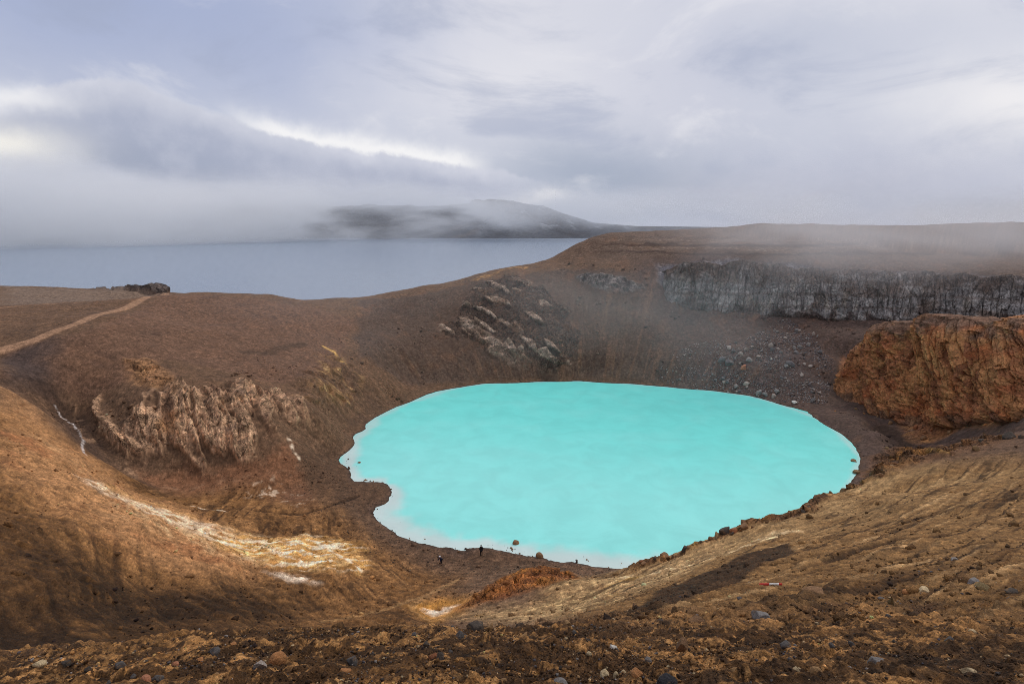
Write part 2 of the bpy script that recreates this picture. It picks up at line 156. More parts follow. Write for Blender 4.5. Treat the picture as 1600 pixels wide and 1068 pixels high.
ROCKS = [  # x, y, width, height, colour, shape, label
  (-3.132, 6.619, 0.231, 0.171, 'orange', 'round', 'rounded orange tan rock, biggest warm coloured stone left of the middle of the near slope'),
  (-3.063, 5.994, 0.171, 0.124, 'pale', 'angular', 'pale pinkish grey rock just below the rounded orange tan one'),
  (-1.999, 6.155, 0.159, 0.175, 'slate', 'angular', 'upright blue grey rock with pale chips at its foot, between two orange rocks'),
  (-0.989, 6.277, 0.162, 0.130, 'rust', 'angular', 'rusty orange and grey rock set in dark soil'),
  (-0.955, 9.095, 0.186, 0.210, 'slate', 'spike', 'pointed bluish rock standing on the brink of the near slope'),
  (-0.824, 11.530, 0.383, 0.221, 'dark', 'angular', 'dark brown blocky boulder on the brink under the white patch'),
  (-0.508, 11.705, 0.209, 0.209, 'tan', 'angular', 'tan rock leaning on the dark blocky boulder at the brink'),
  (-4.209, 5.636, 0.140, 0.088, 'pink', 'round', 'smooth salmon pink stone beside a dark slate one'),
  (-4.150, 5.743, 0.135, 0.097, 'slate', 'angular', 'dark slate stone beside the smooth salmon pink one'),
  (-4.441, 6.206, 0.056, 0.048, 'white', 'round', 'tiny bright white stone above the salmon pink one'),
  (-7.112, 7.474, 0.232, 0.087, 'cream', 'slab', 'long low cream coloured stone near the lower left corner'),
  (-25.049, 39.875, 0.918, 0.510, 'grey', 'angular', 'pale grey rock sticking up on the brink above the dark bowl'),
  (-6.754, 7.479, 0.155, 0.097, 'dark', 'angular', 'dark stone right of the long low cream one'),
  (-4.682, 7.832, 0.222, 0.111, 'slate', 'angular', 'bluish grey stone cluster piece below the rock on the brink'),
  (-4.722, 6.940, 0.117, 0.081, 'pink', 'angular', 'dull pink stone in tan crust above the salmon pink stone'),
  (-5.421, 6.825, 0.141, 0.088, 'slate', 'angular', 'blue black stone between the long cream and dull pink stones'),
  (-1.750, 5.029, 0.059, 0.039, 'cream', 'round', 'small cream pebble low in the dark soil'),
  (1.633, 8.041, 0.145, 0.134, 'white', 'angular', 'whitish speckled rock on a tan crust step'),
  (2.704, 7.848, 0.212, 0.172, 'brown', 'slab', 'brownish flat faced rock above the dark purple grey stones'),
  (1.848, 6.691, 0.112, 0.086, 'grey', 'angular', 'mid grey stone above the cream pair'),
  (1.152, 5.445, 0.078, 0.071, 'cream', 'round', 'duller of two touching cream pebbles'),
  (1.244, 5.479, 0.078, 0.078, 'cream', 'round', 'brighter of two touching cream pebbles'),
  (1.357, 5.362, 0.077, 0.063, 'pale', 'round', 'lone pale grey pebble beside the touching cream pair'),
  (0.483, 4.883, 0.184, 0.121, 'grey', 'round', 'grey oval pitted boulder low on the near slope'),
  (1.488, 4.676, 0.220, 0.122, 'black', 'round', 'black oval boulder, darkest of the near slope'),
  (6.374, 12.856, 0.523, 0.294, 'grey', 'angular', 'large grey angular rock at the foot of the streaked flank'),
  (9.960, 16.741, 0.761, 0.275, 'brown', 'slab', 'broad flat brown boulder on the streaked flank'),
  (4.340, 5.884, 0.206, 0.183, 'grey', 'angular', 'grey speckled angular rock alone in dark cracked soil'),
  (6.881, 7.850, 0.141, 0.111, 'slate', 'spike', 'blue grey pointed stone on the edge of the dark cracked soil'),
  (4.544, 8.268, 0.180, 0.096, 'slate', 'angular', 'slate stone with a pale cap on the tan crust'),
  (2.936, 5.567, 0.101, 0.065, 'blue', 'angular', 'dark blue shard low on the near slope'),
  (3.542, 5.848, 0.091, 0.061, 'slate', 'angular', 'small slate stone sunk in dark soil left of the speckled rock'),
  (2.803, 4.875, 0.089, 0.063, 'cream', 'angular', 'cream edged stone near a tan lump'),
  (2.866, 4.638, 0.121, 0.091, 'tan', 'round', 'tan lump of hardened earth near the bottom edge'),
  (15.751, 17.012, 0.471, 0.321, 'olive', 'angular', 'olive tan boulder in the row of stones on the upper flank'),
  (16.356, 18.052, 0.385, 0.227, 'grey', 'angular', 'grey boulder behind the olive tan one'),
  (15.517, 17.970, 0.316, 0.248, 'tan', 'angular', 'tan boulder at the head of the row of stones'),
  (15.742, 16.003, 0.484, 0.242, 'dark', 'angular', "dark grey pale topped boulder by the flank's outer edge"),
  (14.525, 17.883, 0.405, 0.203, 'cream', 'slab', 'cream slab beside two orange stones'),
  (14.146, 18.209, 0.298, 0.183, 'orange', 'round', 'flatter of two orange stones beside a cream slab'),
  (14.421, 18.215, 0.229, 0.160, 'orange', 'round', 'smaller of two orange stones, touching the cream slab side'),
  (11.038, 14.732, 0.205, 0.298, 'olive', 'spike', 'dark upright stone at the head of the brown hollow'),
  (12.481, 17.104, 0.324, 0.108, 'slate', 'slab', 'thin slate slab left of the upright dark stone'),
  (9.036, 12.105, 0.154, 0.108, 'slate', 'angular', 'grey stone at the lower tip of the brown hollow'),
  (8.503, 9.236, 0.142, 0.095, 'cream', 'round', 'cream pebble by the edge of the tan crust, upper side'),
  (23.775, 27.700, 0.448, 0.276, 'grey', 'angular', 'grey angular rock high on the streaked flank'),
  (3.894, 13.068, 0.233, 0.133, 'dark', 'spike', "dark pyramid shaped stone at the flank's foot"),
  (4.568, 12.449, 0.381, 0.190, 'brown', 'angular', "brown craggy mound of rock at the flank's foot"),
  (5.757, 8.443, 0.152, 0.076, 'slate', 'angular', 'small bluish stone in the tan crust'),
  (14.420, 14.666, 0.222, 0.148, 'slate', 'angular', 'slate stone under the dark pale topped boulder'),
  (1.427, 13.011, 0.232, 0.149, 'tan', 'angular', 'tan stone on the near brink under the olive flank'),
  (0.245, 9.575, 0.172, 0.147, 'tan', 'angular', 'tan clod of rock right of the brink boulder'),
  (1.349, 8.760, 0.101, 0.079, 'dark', 'angular', 'small dark stone left of the whitish speckled rock'),
  (73.475, 175.189, 2.030, 1.827, 'pink', 'angular', 'pinkish pale boulder, biggest light block on the far scree'),
  (85.512, 184.156, 1.905, 1.905, 'pale', 'angular', 'pale angular boulder higher on the far scree'),
  (72.528, 170.103, 2.179, 1.189, 'pale', 'slab', 'flat pale block just above the far shore'),
  (88.699, 168.541, 1.370, 1.175, 'pale', 'angular', "pale block on bare scree, off to the rust cliff's side"),
  (80.842, 156.247, 1.650, 0.916, 'white', 'slab', "white topped slab at the water's edge below the scree"),
  (74.456, 164.928, 2.507, 1.735, 'grey', 'angular', 'grey wedge boulder standing at the far water line'),
  (69.845, 178.103, 3.295, 2.060, 'slatefar', 'angular', 'large dark slate boulder amid the scree'),
  (67.981, 179.904, 3.117, 1.663, 'slatefar', 'slab', 'dark slab resting against the large slate boulder'),
  (87.040, 173.301, 3.008, 1.805, 'slatefar', 'slab', 'grey slab lying alone below the pale angular boulder'),
  (85.579, 172.626, 1.799, 1.199, 'grey', 'slab', 'lower grey slab touching the lone slab'),
  (102.724, 190.448, 1.308, 1.308, 'pale', 'angular', 'pale block near the top of the far scree'),
  (98.589, 185.278, 1.490, 1.703, 'grey', 'angular', 'tall grey block on the upper scree'),
  (74.440, 180.926, 1.668, 1.251, 'pale', 'angular', 'pale chip above the large slate boulder'),
  (76.795, 182.767, 1.683, 1.262, 'pale', 'angular', 'second pale chip in line uphill of the slate boulder'),
  (79.373, 184.104, 1.482, 0.847, 'pale', 'slab', 'topmost pale chip in the slanting line'),
  (76.209, 177.831, 2.259, 1.232, 'grey', 'slab', 'long grey block beside the pinkish boulder'),
  (79.560, 179.091, 1.653, 0.826, 'pale', 'slab', 'thin pale slab uphill of the pinkish boulder'),
  (71.754, 183.907, 1.693, 1.270, 'pale', 'angular', 'pale block capping the slate boulders'),
  (82.945, 177.408, 0.819, 0.819, 'white', 'angular', 'small white block on open scree'),
  (66.582, 172.803, 1.207, 1.006, 'pale', 'angular', 'pale block on the shore rubble'),
  (103.412, 189.212, 1.084, 0.867, 'grey', 'angular', 'small grey neighbour of the pale block near the scree top'),
  (85.975, 156.353, 1.466, 1.466, 'slatefar', 'angular', 'dark block on the shore scree near the rust cliff'),
  (95.248, 184.131, 1.905, 1.058, 'grey', 'slab', 'flat grey block on the upper scree, left of the tall one'),
  (0.621, 83.727, 1.138, 0.931, 'brown', 'round', 'brown boulder standing in the milky water off the beach'),
  (4.266, 79.864, 1.289, 0.793, 'brown', 'round', 'flat brown boulder in the shallows near the beach'),
  (9.841, 78.262, 0.584, 0.584, 'dark', 'angular', 'small dark rock in the shallows by the orange brink'),
  (16.319, 77.480, 0.483, 0.386, 'dark', 'angular', 'dark rock at the end of the visible near shore'),
  (-33.021, 115.715, 0.971, 0.555, 'brown', 'angular', 'brown stone in the water off the left shore'),
  (-34.438, 112.388, 0.675, 0.675, 'dark', 'angular', 'dark stone touching the left shore'),
  (-33.592, 109.865, 0.529, 0.397, 'dark', 'angular', 'small dark stone just below another on the left shore'),
  (74.534, 116.484, 1.675, 0.698, 'tanwet', 'slab', 'tan flat rock in the water at the right shore'),
  (71.578, 110.567, 1.729, 0.931, 'tanwet', 'slab', 'larger tan flat rock at the right shore'),
  (-19.395, 90.402, 0.443, 0.332, 'dark', 'angular', 'small dark stone in the shallows past the spit'),
  (-12.668, 84.842, 0.314, 0.314, 'dark', 'angular', 'tiny dark stone in the shallows near the two people'),
  (-6.478, 83.168, 0.411, 0.308, 'dark', 'angular', 'tiny dark stone in the water behind the standing person'),
]


def make_H(C, c=3.0, smooth=0.03):
    X=C[:,:2]; n=len(X)
    d=np.sqrt(((X[:,None]-X[None])**2).sum(-1)+c*c)
    A=np.zeros((n+3,n+3)); A[:n,:n]=-d+np.eye(n)*smooth
    A[:n,n]=1; A[:n,n+1:]=X/100; A[n,:n]=1; A[n+1:,:n]=X.T/100
    w=np.linalg.solve(A,np.concatenate([C[:,2],[0,0,0]]))
    Xf=X.astype(np.float32); wf=w.astype(np.float32)
    def H(x,y):
        x=np.asarray(x,np.float32).ravel(); y=np.asarray(y,np.float32).ravel()
        out=np.empty(len(x),np.float32)
        for i in range(0,len(x),40000):
            a=x[i:i+40000,None]-Xf[None,:,0]; b=y[i:i+40000,None]-Xf[None,:,1]
            a*=a; b*=b; a+=b; a+=np.float32(c*c); np.sqrt(a,a)
            out[i:i+40000]=-(a@wf[:n])+wf[n]+wf[n+1]*x[i:i+40000]/100+wf[n+2]*y[i:i+40000]/100
        return out
    return H


# ----------------------------------------------------------------- noise
def _hash(ix, iy, iz, seed):
    h = (ix.astype(np.uint32) * np.uint32(73856093)) ^ (iy.astype(np.uint32) * np.uint32(19349663)) ^ (iz.astype(np.uint32) * np.uint32(83492791)) ^ np.uint32((seed * 2654435761) & 0xffffffff)
    h ^= h >> np.uint32(15); h *= np.uint32(0x2c1b3c6d); h ^= h >> np.uint32(12); h *= np.uint32(0x297a2d39); h ^= h >> np.uint32(15)
    return h

_G3 = np.array([[1,1,0],[-1,1,0],[1,-1,0],[-1,-1,0],[1,0,1],[-1,0,1],[1,0,-1],[-1,0,-1],[0,1,1],[0,-1,1],[0,1,-1],[0,-1,-1],[1,1,0],[-1,1,0],[0,-1,1],[0,-1,-1]], f32)
_A = np.arange(16) * (2 * math.pi / 16) + .2
_G2 = np.stack([np.cos(_A), np.sin(_A)], 1).astype(f32)

def pn2(x, y, seed=0):
    x = np.asarray(x, f32); y = np.asarray(y, f32)
    fx = np.floor(x); fy = np.floor(y)
    ix = fx.astype(np.int64); iy = fy.astype(np.int64); x = x - fx; y = y - fy
    u = x*x*x*(x*(x*6-15)+10); v = y*y*y*(y*(y*6-15)+10)
    z0 = np.zeros(1, np.int64)
    def g(dx, dy):
        k = _hash(ix+dx, iy+dy, z0, seed) & np.uint32(15)
        G = _G2[k]
        return G[..., 0]*(x-dx) + G[..., 1]*(y-dy)
    a = g(0,0); b = g(1,0); a = a + u*(b-a)
    c = g(0,1); d = g(1,1); c = c + u*(d-c)
    return ((a + v*(c-a)) * 1.45).astype(f32)

def pn3(x, y, z, seed=0):
    x = np.asarray(x, f32); y = np.asarray(y, f32); z = np.asarray(z, f32)
    fx = np.floor(x); fy = np.floor(y); fz = np.floor(z)
    ix = fx.astype(np.int64); iy = fy.astype(np.int64); iz = fz.astype(np.int64)
    x = x-fx; y = y-fy; z = z-fz
    u = x*x*x*(x*(x*6-15)+10); v = y*y*y*(y*(y*6-15)+10); w = z*z*z*(z*(z*6-15)+10)
    def g(dx, dy, dz):
        G = _G3[_hash(ix+dx, iy+dy, iz+dz, seed) & np.uint32(15)]
        return G[..., 0]*(x-dx) + G[..., 1]*(y-dy) + G[..., 2]*(z-dz)
    def plane(dz):
        a = g(0,0,dz); a = a + u*(g(1,0,dz)-a)
        c = g(0,1,dz); c = c + u*(g(1,1,dz)-c)
        return a + v*(c-a)
    p = plane(0); q = plane(1)
    return ((p + w*(q-p)) * 1.1).astype(f32)

def fbm2(x, y, o=4, seed=0, gain=.5):
    s = 0; a = 1; t = 0
    for k in range(o):
        s = s + a*pn2(x*2**k + 17.3*k, y*2**k - 9.1*k, seed+k); t += a; a *= gain
    return s/t

def fbm3(x, y, z, o=4, seed=0, gain=.5):
    s = 0; a = 1; t = 0
    for k in range(o):
        s = s + a*pn3(x*2**k + 17.3*k, y*2**k - 9.1*k, z*2**k + 5.7*k, seed+k); t += a; a *= gain
    return s/t

def ridge3(x, y, z, o=3, seed=0):
    s = 0; a = 1; t = 0
    for k in range(o):
        s = s + a*(1-2*np.abs(pn3(x*2**k, y*2**k, z*2**k, seed+k))); t += a; a *= .5
    return s/t

def worley(x, y, z=None, seed=0):
    # F1, F2 and the id of the nearest cell
    x = np.asarray(x, f32); y = np.asarray(y, f32)
    zz = np.zeros_like(x) if z is None else np.asarray(z, f32)
    ix = np.floor(x).astype(np.int64); iy = np.floor(y).astype(np.int64); iz = np.floor(zz).astype(np.int64)
    F1 = np.full(x.shape, 9, f32); F2 = np.full(x.shape, 9, f32); ID = np.zeros(x.shape, np.uint32)
    for dx in (-1,0,1):
        for dy in (-1,0,1):
            for dz in ((0,) if z is None else (-1,0,1)):
                h = _hash(ix+dx, iy+dy, iz+dz, seed)
                px = ix+dx + (h & np.uint32(1023)).astype(f32)/1023
                py = iy+dy + ((h >> np.uint32(10)) & np.uint32(1023)).astype(f32)/1023
                d = (px-x)**2 + (py-y)**2
                if z is not None:
                    pz = iz+dz + ((h >> np.uint32(20)) & np.uint32(1023)).astype(f32)/1023
                    d = d + (pz-zz)**2
                d = np.sqrt(d).astype(f32)
                c = d < F1
                F2 = np.where(c, F1, np.minimum(F2, d)); ID = np.where(c, h, ID); F1 = np.where(c, d, F1)
    return F1, F2, (ID & np.uint32(4095)).astype(f32)/4095

def facet(x, y, z, seed=0, tilt=.8):
    # broken rock: every cell of the pattern is one tilted flat face (height about -1..1), plus how near a joint is
    ix = np.floor(x).astype(np.int64); iy = np.floor(y).astype(np.int64); iz = np.floor(z).astype(np.int64)
    F1 = np.full(x.shape, 9, f32); F2 = np.full(x.shape, 9, f32); out = np.zeros(x.shape, f32); ID = np.zeros(x.shape, f32)
    for dx in (-1,0,1):
        for dy in (-1,0,1):
            for dz in (-1,0,1):
                h = _hash(ix+dx, iy+dy, iz+dz, seed)
                u = [((h >> np.uint32(s)) & np.uint32(255)).astype(f32)/255 for s in (0, 8, 16, 24)]
                ox = x-(ix+dx+u[0]); oy = y-(iy+dy+u[1]); oz = z-(iz+dz+u[2])
                d = np.sqrt(ox*ox+oy*oy+oz*oz)
                c = d < F1
                g = _hash(ix+dx, iy+dy, iz+dz, seed+77)
                a, b, e = [((g >> np.uint32(s)) & np.uint32(255)).astype(f32)/127.5-1 for s in (0, 8, 16)]
                val = (u[3]-.5) + tilt*(a*ox+b*oy+e*oz)
                F2 = np.where(c, F1, np.minimum(F2, d)); out = np.where(c, val, out); ID = np.where(c, u[3], ID); F1 = np.where(c, d, F1)
    return out.astype(f32), (F2-F1).astype(f32), ID

def sm(a, b, x):
    t = np.clip((x-a)/(b-a), 0, 1); return (t*t*(3-2*t)).astype(f32)

def srgb(r, g, b):
    f = lambda c: (c/255/12.92 if c <= 10 else ((c/255+.055)/1.055)**2.4)
    return np.array([f(r), f(g), f(b)], f32)

# ----------------------------------------------------------------- distances to outlines on the map
def line_dist(x, y, pts):
    d = np.full(x.shape, 1e9, f32)
    for (ax, ay), (bx, by) in zip(pts[:-1], pts[1:]):
        vx, vy = bx-ax, by-ay; L = vx*vx+vy*vy+1e-9
        t = np.clip(((x-ax)*vx + (y-ay)*vy)/L, 0, 1)
        d = np.minimum(d, (x-ax-t*vx)**2 + (y-ay-t*vy)**2)
    return np.sqrt(d)

def poly_sd(x, y, pts):
    d = line_dist(x, y, list(pts)+[pts[0]])
    ins = np.zeros(x.shape, bool)
    for (ax, ay), (bx, by) in zip(pts, list(pts[1:])+[pts[0]]):
        if abs(by-ay) < 1e-9: continue
        c = (ay > y) != (by > y)
        ins ^= c & (x < (bx-ax)*(y-ay)/(by-ay)+ax)
    return np.where(ins, d, -d)

# ----------------------------------------------------------------- the ground as one polar sheet round the viewpoint
H = make_H(CTRL)
def spaced(a, b, n, log=False):
    return (np.exp(np.linspace(math.log(a), math.log(b), n, endpoint=False)) if log else np.linspace(a, b, n, endpoint=False))
Q = 1.0 #
rad = np.concatenate([spaced(.5, 3, int(60*Q), True), spaced(3, 22, int(560*Q), True), spaced(22, 60, int(230*Q), True), spaced(60, 132, int(230*Q)), spaced(132, 285, int(520*Q)), spaced(285, 1200, 60, True), [1200.]])
fine = np.linspace(R(-50), R(50), int(1340*Q))
coarse = np.linspace(R(50), R(310), 140)[1:-1]
azi = np.concatenate([fine, coarse])
NR, NA = len(rad), len(azi)
RR, AA = np.meshgrid(rad, azi, indexing='ij')
X = (RR*np.sin(AA)).astype(f32).ravel(); Y = (RR*np.cos(AA)).astype(f32).ravel()
Zb = H(X, Y)
base = np.stack([X, Y, Zb], 1).reshape(NR, NA, 3)
dr = np.gradient(base, axis=0); da = np.roll(base, -1, 1)-np.roll(base, 1, 1)
Nn = np.cross(da, dr); Nn /= np.linalg.norm(Nn, axis=2)[..., None]+1e-9
Nn *= np.sign(Nn[..., 2:3])
Nn = Nn.reshape(-1, 3).astype(f32)
steep = 1-Nn[:, 2]
rr = RR.ravel().astype(f32)
LX, LY = 17., 125.                                     # middle of the pool
th = np.arctan2(X-LX, Y-LY); lr = np.hypot(X-LX, Y-LY)

wx = 4.0*fbm2(X/10, Y/10, 5, 51, .62); wy = 4.0*fbm2(X/10, Y/10, 5, 61, .62)   # wobble for the outlines
wnear = sm(10, 60, rr)
def zone(name, soft=1.5, wob=1.0):
    p = np.array(POLYGONS[name]); m = np.zeros(len(X), f32); pad = 4+soft
    k = np.nonzero((X > p[:,0].min()-pad) & (X < p[:,0].max()+pad) & (Y > p[:,1].min()-pad) & (Y < p[:,1].max()+pad))[0]
    if len(k):
        w = wob*wnear[k]
        m[k] = sm(-soft, soft, poly_sd(X[k]+wx[k]*w, Y[k]+wy[k]*w, [tuple(q) for q in p]))
    return m
def stroke(name, soft=.5, wob=.5, widen=1.0):
    pts, w0 = STROKES[name]; w0 = w0*widen
    p = np.array(pts); m = np.zeros(len(X), f32); pad = w0*2+3
    k = np.nonzero((X > p[:,0].min()-pad) & (X < p[:,0].max()+pad) & (Y > p[:,1].min()-pad) & (Y < p[:,1].max()+pad))[0]
    if len(k):
        w = wob*wnear[k]*min(1, w0/2)
        d = line_dist(X[k]+wx[k]*w, Y[k]+wy[k]*w, pts)
        m[k] = 1-sm(w0/2*(1-soft), w0/2*(1+soft), d)
    return m

Zn = {k: zone(k) for k in POLYGONS}
gc = zone('grey_cliff', 2.0, .6); rc = zone('rust_cliff', 1.5, .4); co = zone('centre_outcrop', 2.0, 1.5)
bl = zone('badlands', 4.5, 1.6); yo = zone('yellow_outcrop', 3., 1.2); so = zone('small_outcrop', 1.2, 1.0)
orr = zone('orange_ridge', 1.0, .6); ju = zone('jumble', 2.0, .8); kn = zone('tan_knoll', 1.5, .8)
road = stroke('road', .25, .15); path = np.maximum(stroke('path', .5, .3), stroke('path2', .5, .3))
ledge = stroke('ledge', .6, .8)
lava = zone('lava', .9, .5)*sm(-186, -170, X+6*wx); n_lava = pn2(X/6, Y/6, 142)
rock = np.maximum.reduce([lava, gc, rc, co, bl, yo*.6, so, orr, ju, kn, ledge*.7])
above = sm(.15, 2.5, Zb)

# relief ------------------------------------------------------------
dn = np.zeros(len(X), f32)
calm = (1-.85*np.maximum(road, path))
dn += (.9*fbm2(X/22, Y/22, 3, 1)*sm(40, 110, rr) + .28*fbm2(X/5, Y/5, 4, 2)*sm(15, 60, rr)) * above*calm
hf = fbm3(X/1.5, Y/1.5, Zb/1.5, 6, 400, .95); hf /= hf.std()
rough = np.maximum.reduce([.45*rock, .75*(X > 0)*(1-sm(90, 105, rr)), .55*(1-sm(85, 108, rr)), .45*sm(.1, .4, fbm2(X/14, Y/14, 3, 401))]).astype(f32)
dn += (.03+.10*rough)*fbm2(X/1.3, Y/1.3, 5, 3, .7)*sm(3, 14, rr)*np.maximum(above, .2)*calm
dn += hf*(.008+.016*rough)*sm(6, 20, rr)*above*calm
dn += .13*fbm2(X/2.2, Y/2.2, 4, 8)*np.exp(-(Zb/.6)**2)*sm(20, 30, rr)
dn += .09*rough*np.abs(fbm2(X/.55+9, Y/.55, 3, 4, .6))*sm(14, 40, rr)*above*calm
# rills running down the left wall and the far wall
rill = pn2(th*90/2.2, lr/26, 5) + .6*pn2(th*90/.9, lr/14, 6)
wall = sm(100, 125, rr)*(1-rock)*above*sm(.08, .2, steep)
dn += (.14*rill + .10*pn2(th*90/.45, lr/6, 7))*wall
# trodden, crumbly foreground
fg = 1-sm(13, 30, rr)
lump = sm(-.25, .35, fbm2(X/2.2, Y/2.2, 3, 11))
b1 = np.abs(fbm2(X/.9, Y/.9, 3, 12)); b2 = np.abs(pn2(X/.28, Y/.28, 14)); b3 = np.abs(pn2(X/.1, Y/.1, 15)); b4 = pn2(X/.045, Y/.045, 16)
b5 = np.abs(pn2(X/.5+4, Y/.5, 18))
dn -= .15*fg*sm(3, 6, rr)
dn += fg*(.20*b1 + .12*b5 + .085*b2*(.4+lump) + .05*b3*(.3+lump) + .012*b4)*sm(0, 1.5, rr) + fg*.10*pn2(X/3, Y/3, 17)*sm(.5, 3, rr)
kk = np.nonzero((rr < 15) & (rr > 1))[0]
F1, F2, ID = worley(X[kk]/.55 + .5*pn2(X[kk]/.4, Y[kk]/.4, 19), Y[kk]/.55 + .5*pn2(X[kk]/.4, Y[kk]/.4, 20), None, 21)
crackz = sm(-.1, .35, fbm2(X[kk]/3.5+3, Y[kk]/3.5, 2, 22)) * (1-sm(9, 15, rr[kk]))
dn[kk] -= crackz*.09*(1-sm(0, .10, F2-F1)); dn[kk] += crackz*.05*(ID-.5)
# slope streaks on the near right flank (water and feet cut along it)
sx, sy = .80, .60
al = X*sx+Y*sy; ac = -X*sy+Y*sx
stk = fbm2(al/16, ac/.95 + .35*pn2(X/9, Y/9, 31), 5, 32, .62)
rightmask = sm(-2, 6, X-.05*Y)*sm(9, 20, rr)*(1-sm(95, 105, rr))*sm(1.5, 6, Zb)
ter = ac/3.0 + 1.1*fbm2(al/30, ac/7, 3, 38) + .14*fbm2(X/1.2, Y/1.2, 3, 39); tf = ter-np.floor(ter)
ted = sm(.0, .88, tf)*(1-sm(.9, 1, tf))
tm = sm(-.15, .25, fbm2(al/18, ac/6, 3, 43))
dn += rightmask*.32*ted*tm
dn += rightmask*(.20*stk + .06*np.abs(fbm2(X/.6, Y/.6, 3, 33, .6)))
# streaks round the left bowl
bstk = fbm2(lr/1.5 + .12*th*60 + .5*pn2(X/9, Y/9, 35), th*90/14, 5, 36, .66)
bowl = sm(4, -6, X-.05*Y) if False else (1-sm(-12, -4, X))*sm(22, 32, rr)*(1-sm(104, 112, rr))*sm(.8, 3, Zb)
ter2 = lr/2.2 + 2.2*fbm2(th*90/18, lr/5, 3, 44) + .5*fbm2(X/1.8, Y/1.8, 3, 45); tf2 = ter2-np.floor(ter2)
ted2 = sm(0, .85, tf2)*(1-sm(.88, 1, tf2))
dn += bowl*(.20*ted2*sm(-.2, .3, fbm2(X/8, Y/8, 3, 46)) + 1.0*fbm2(lr/7 + .08*th*90, th*90/22, 3, 47))
dn += bowl*(.20*bstk + .12*np.abs(fbm2(X/.8, Y/.8, 3, 37, .6)))

# rock faces
info = {}
def sub(m): return np.nonzero(m > .01)[0]
k = sub(gc); x, y, z = X[k], Y[k], Zb[k]
F1, F2, ID = worley(x/2.4 + .5*pn3(x/5, y/5, z/4, 70), y/8, z/7 + .6*pn3(x/3, y/3, z/3, 71), 72)
G1, G2, JD = worley(x/1.1 + .4*pn3(x/1.5, y/1.5, z/1.5, 76), y/4, z/2.2, 73)
fa, fj, _ = facet(x/4.2 + .3*wx[k]/4, y/4.2, z/9, 74, .9); fb, fk, JD = facet(x/1.2, y/1.2, z/1.6, 75, .8)
dn[k] += -1.6*gc[k]*sm(.1, .4, steep[k]) + .1*gc[k]*(1.6*fbm3(x/9, y/9, z/30, 3, 76) + 1.4*fa - .3*(1-sm(0, .08, fj)))
info['gc'] = (k, ID, JD)
k = sub(rc); x, y, z = X[k], Y[k], Zb[k]
RCA = .15
sl = y + .45*z; fl = ridge3(x/9, sl/7.5, z/34, 3, 80); st = np.abs((z*.95 + .07*y + .8*fbm3(x/9, y/9, z/9, 3, 82)) % 1.0 - .5)
ck = np.minimum(np.abs(pn3(x/8, sl/4.2, z/22, 87)), .8*np.abs(pn3(x/9, (y-.3*z)/6, z/26, 88)))
fa, fj, _ = facet(x/6, sl/4.2, z/9, 186, .9); fb, fk, _ = facet(x/2.2, sl/1.5, z/.9, 187, .7)
F1, F2, ID = worley(x/4.5, sl/3.2 + .4*pn3(x/4, y/4, z/4, 83), z/6.5, 84)
G1, G2, JD = worley(x/2.0, sl/1.3, z/.8, 85)
dn[k] += -1.5*gc[k]*0 + RCA*rc[k]*sm(.12, .42, steep[k])*(3.4*fl - 1.4 + .55*(st-.25) - 1.7*(1-sm(0, .06, ck)) + 1.6*fa + .4*fbm3(x/3, y/3, z/1.6, 3, 86, .5))
info['rc'] = (k, fl, st, ID, JD)
k = sub(co); x, y, z = X[k], Y[k], Zb[k]
ca = x*.75-y*.65; cb = x*.65+y*.75; wv = .7*pn3(x/6, y/6, z/6, 90)
cr = ridge3(cb/8 + wv, ca/22, z/14 + .5*wv, 4, 91); cf = fbm3(x/3, y/3, z/3, 5, 92, .68)
F1, F2, ID = worley(cb/2.2, ca/4, z/3, 93)
fa, fj, _ = facet(cb/3.6 + .4*wv, ca/7, z/5, 190, 1.0); fb, fk, _ = facet(cb/1.3, ca/2.4, z/1.8, 191, .9)
fa, fj, ID = facet(cb/2.4 + .5*wv, ca/8.5, z/5, 190, 1.0)
strip = stroke('slab', .4, .5)[k]
sel = np.maximum(strip*sm(-.5, .0, cf), sm(.74, .80, ID + .35*fbm3(x/10, y/10, z/10, 3, 195)))
dn[k] += co[k]*(.5*cr + .3*cf + sel*(.45 + .9*fa - .25*(1-sm(0, .08, fj))))
info['co'] = (k, cr, ID, sel)
bl = zone('badlands', 4.5, 1.6)
k = sub(bl); x, y, z = X[k], Y[k], Zb[k]
q = x*.78 + y*.62; p = x*.62 - y*.78
qw = q + 1.6*fbm2(q/7, p/9, 3, 196)
r1 = 1-2.4*np.abs(pn2(qw/5.2, p/30, 197)); r2 = 1-2.2*np.abs(pn2(qw/2.1+5, p/13, 198)); r3 = 1-2*np.abs(pn2(qw/.85, p/5, 199))
patch = fbm2(x/9, y/9, 3, 194)
fa, fj, ID = facet(qw/2.4, p/7, z*0, 192, .9)
fin = r1 + .45*r2 + .2*r3
sel = sm(.10, .40, .6*r1 + .35*r2 + .12*r3 + .9*patch + .25*(ID-.5) - 1.0*(1-bl[k]) + .12)
dn[k] += bl[k]*(1.5*np.clip(r1, -.2, 1) + sel*(.9*r2 + .45*r3 + .6*fa + .25*fbm3(x, y, z, 3, 193)))
info['bl'] = (k, fin*.7, sel)
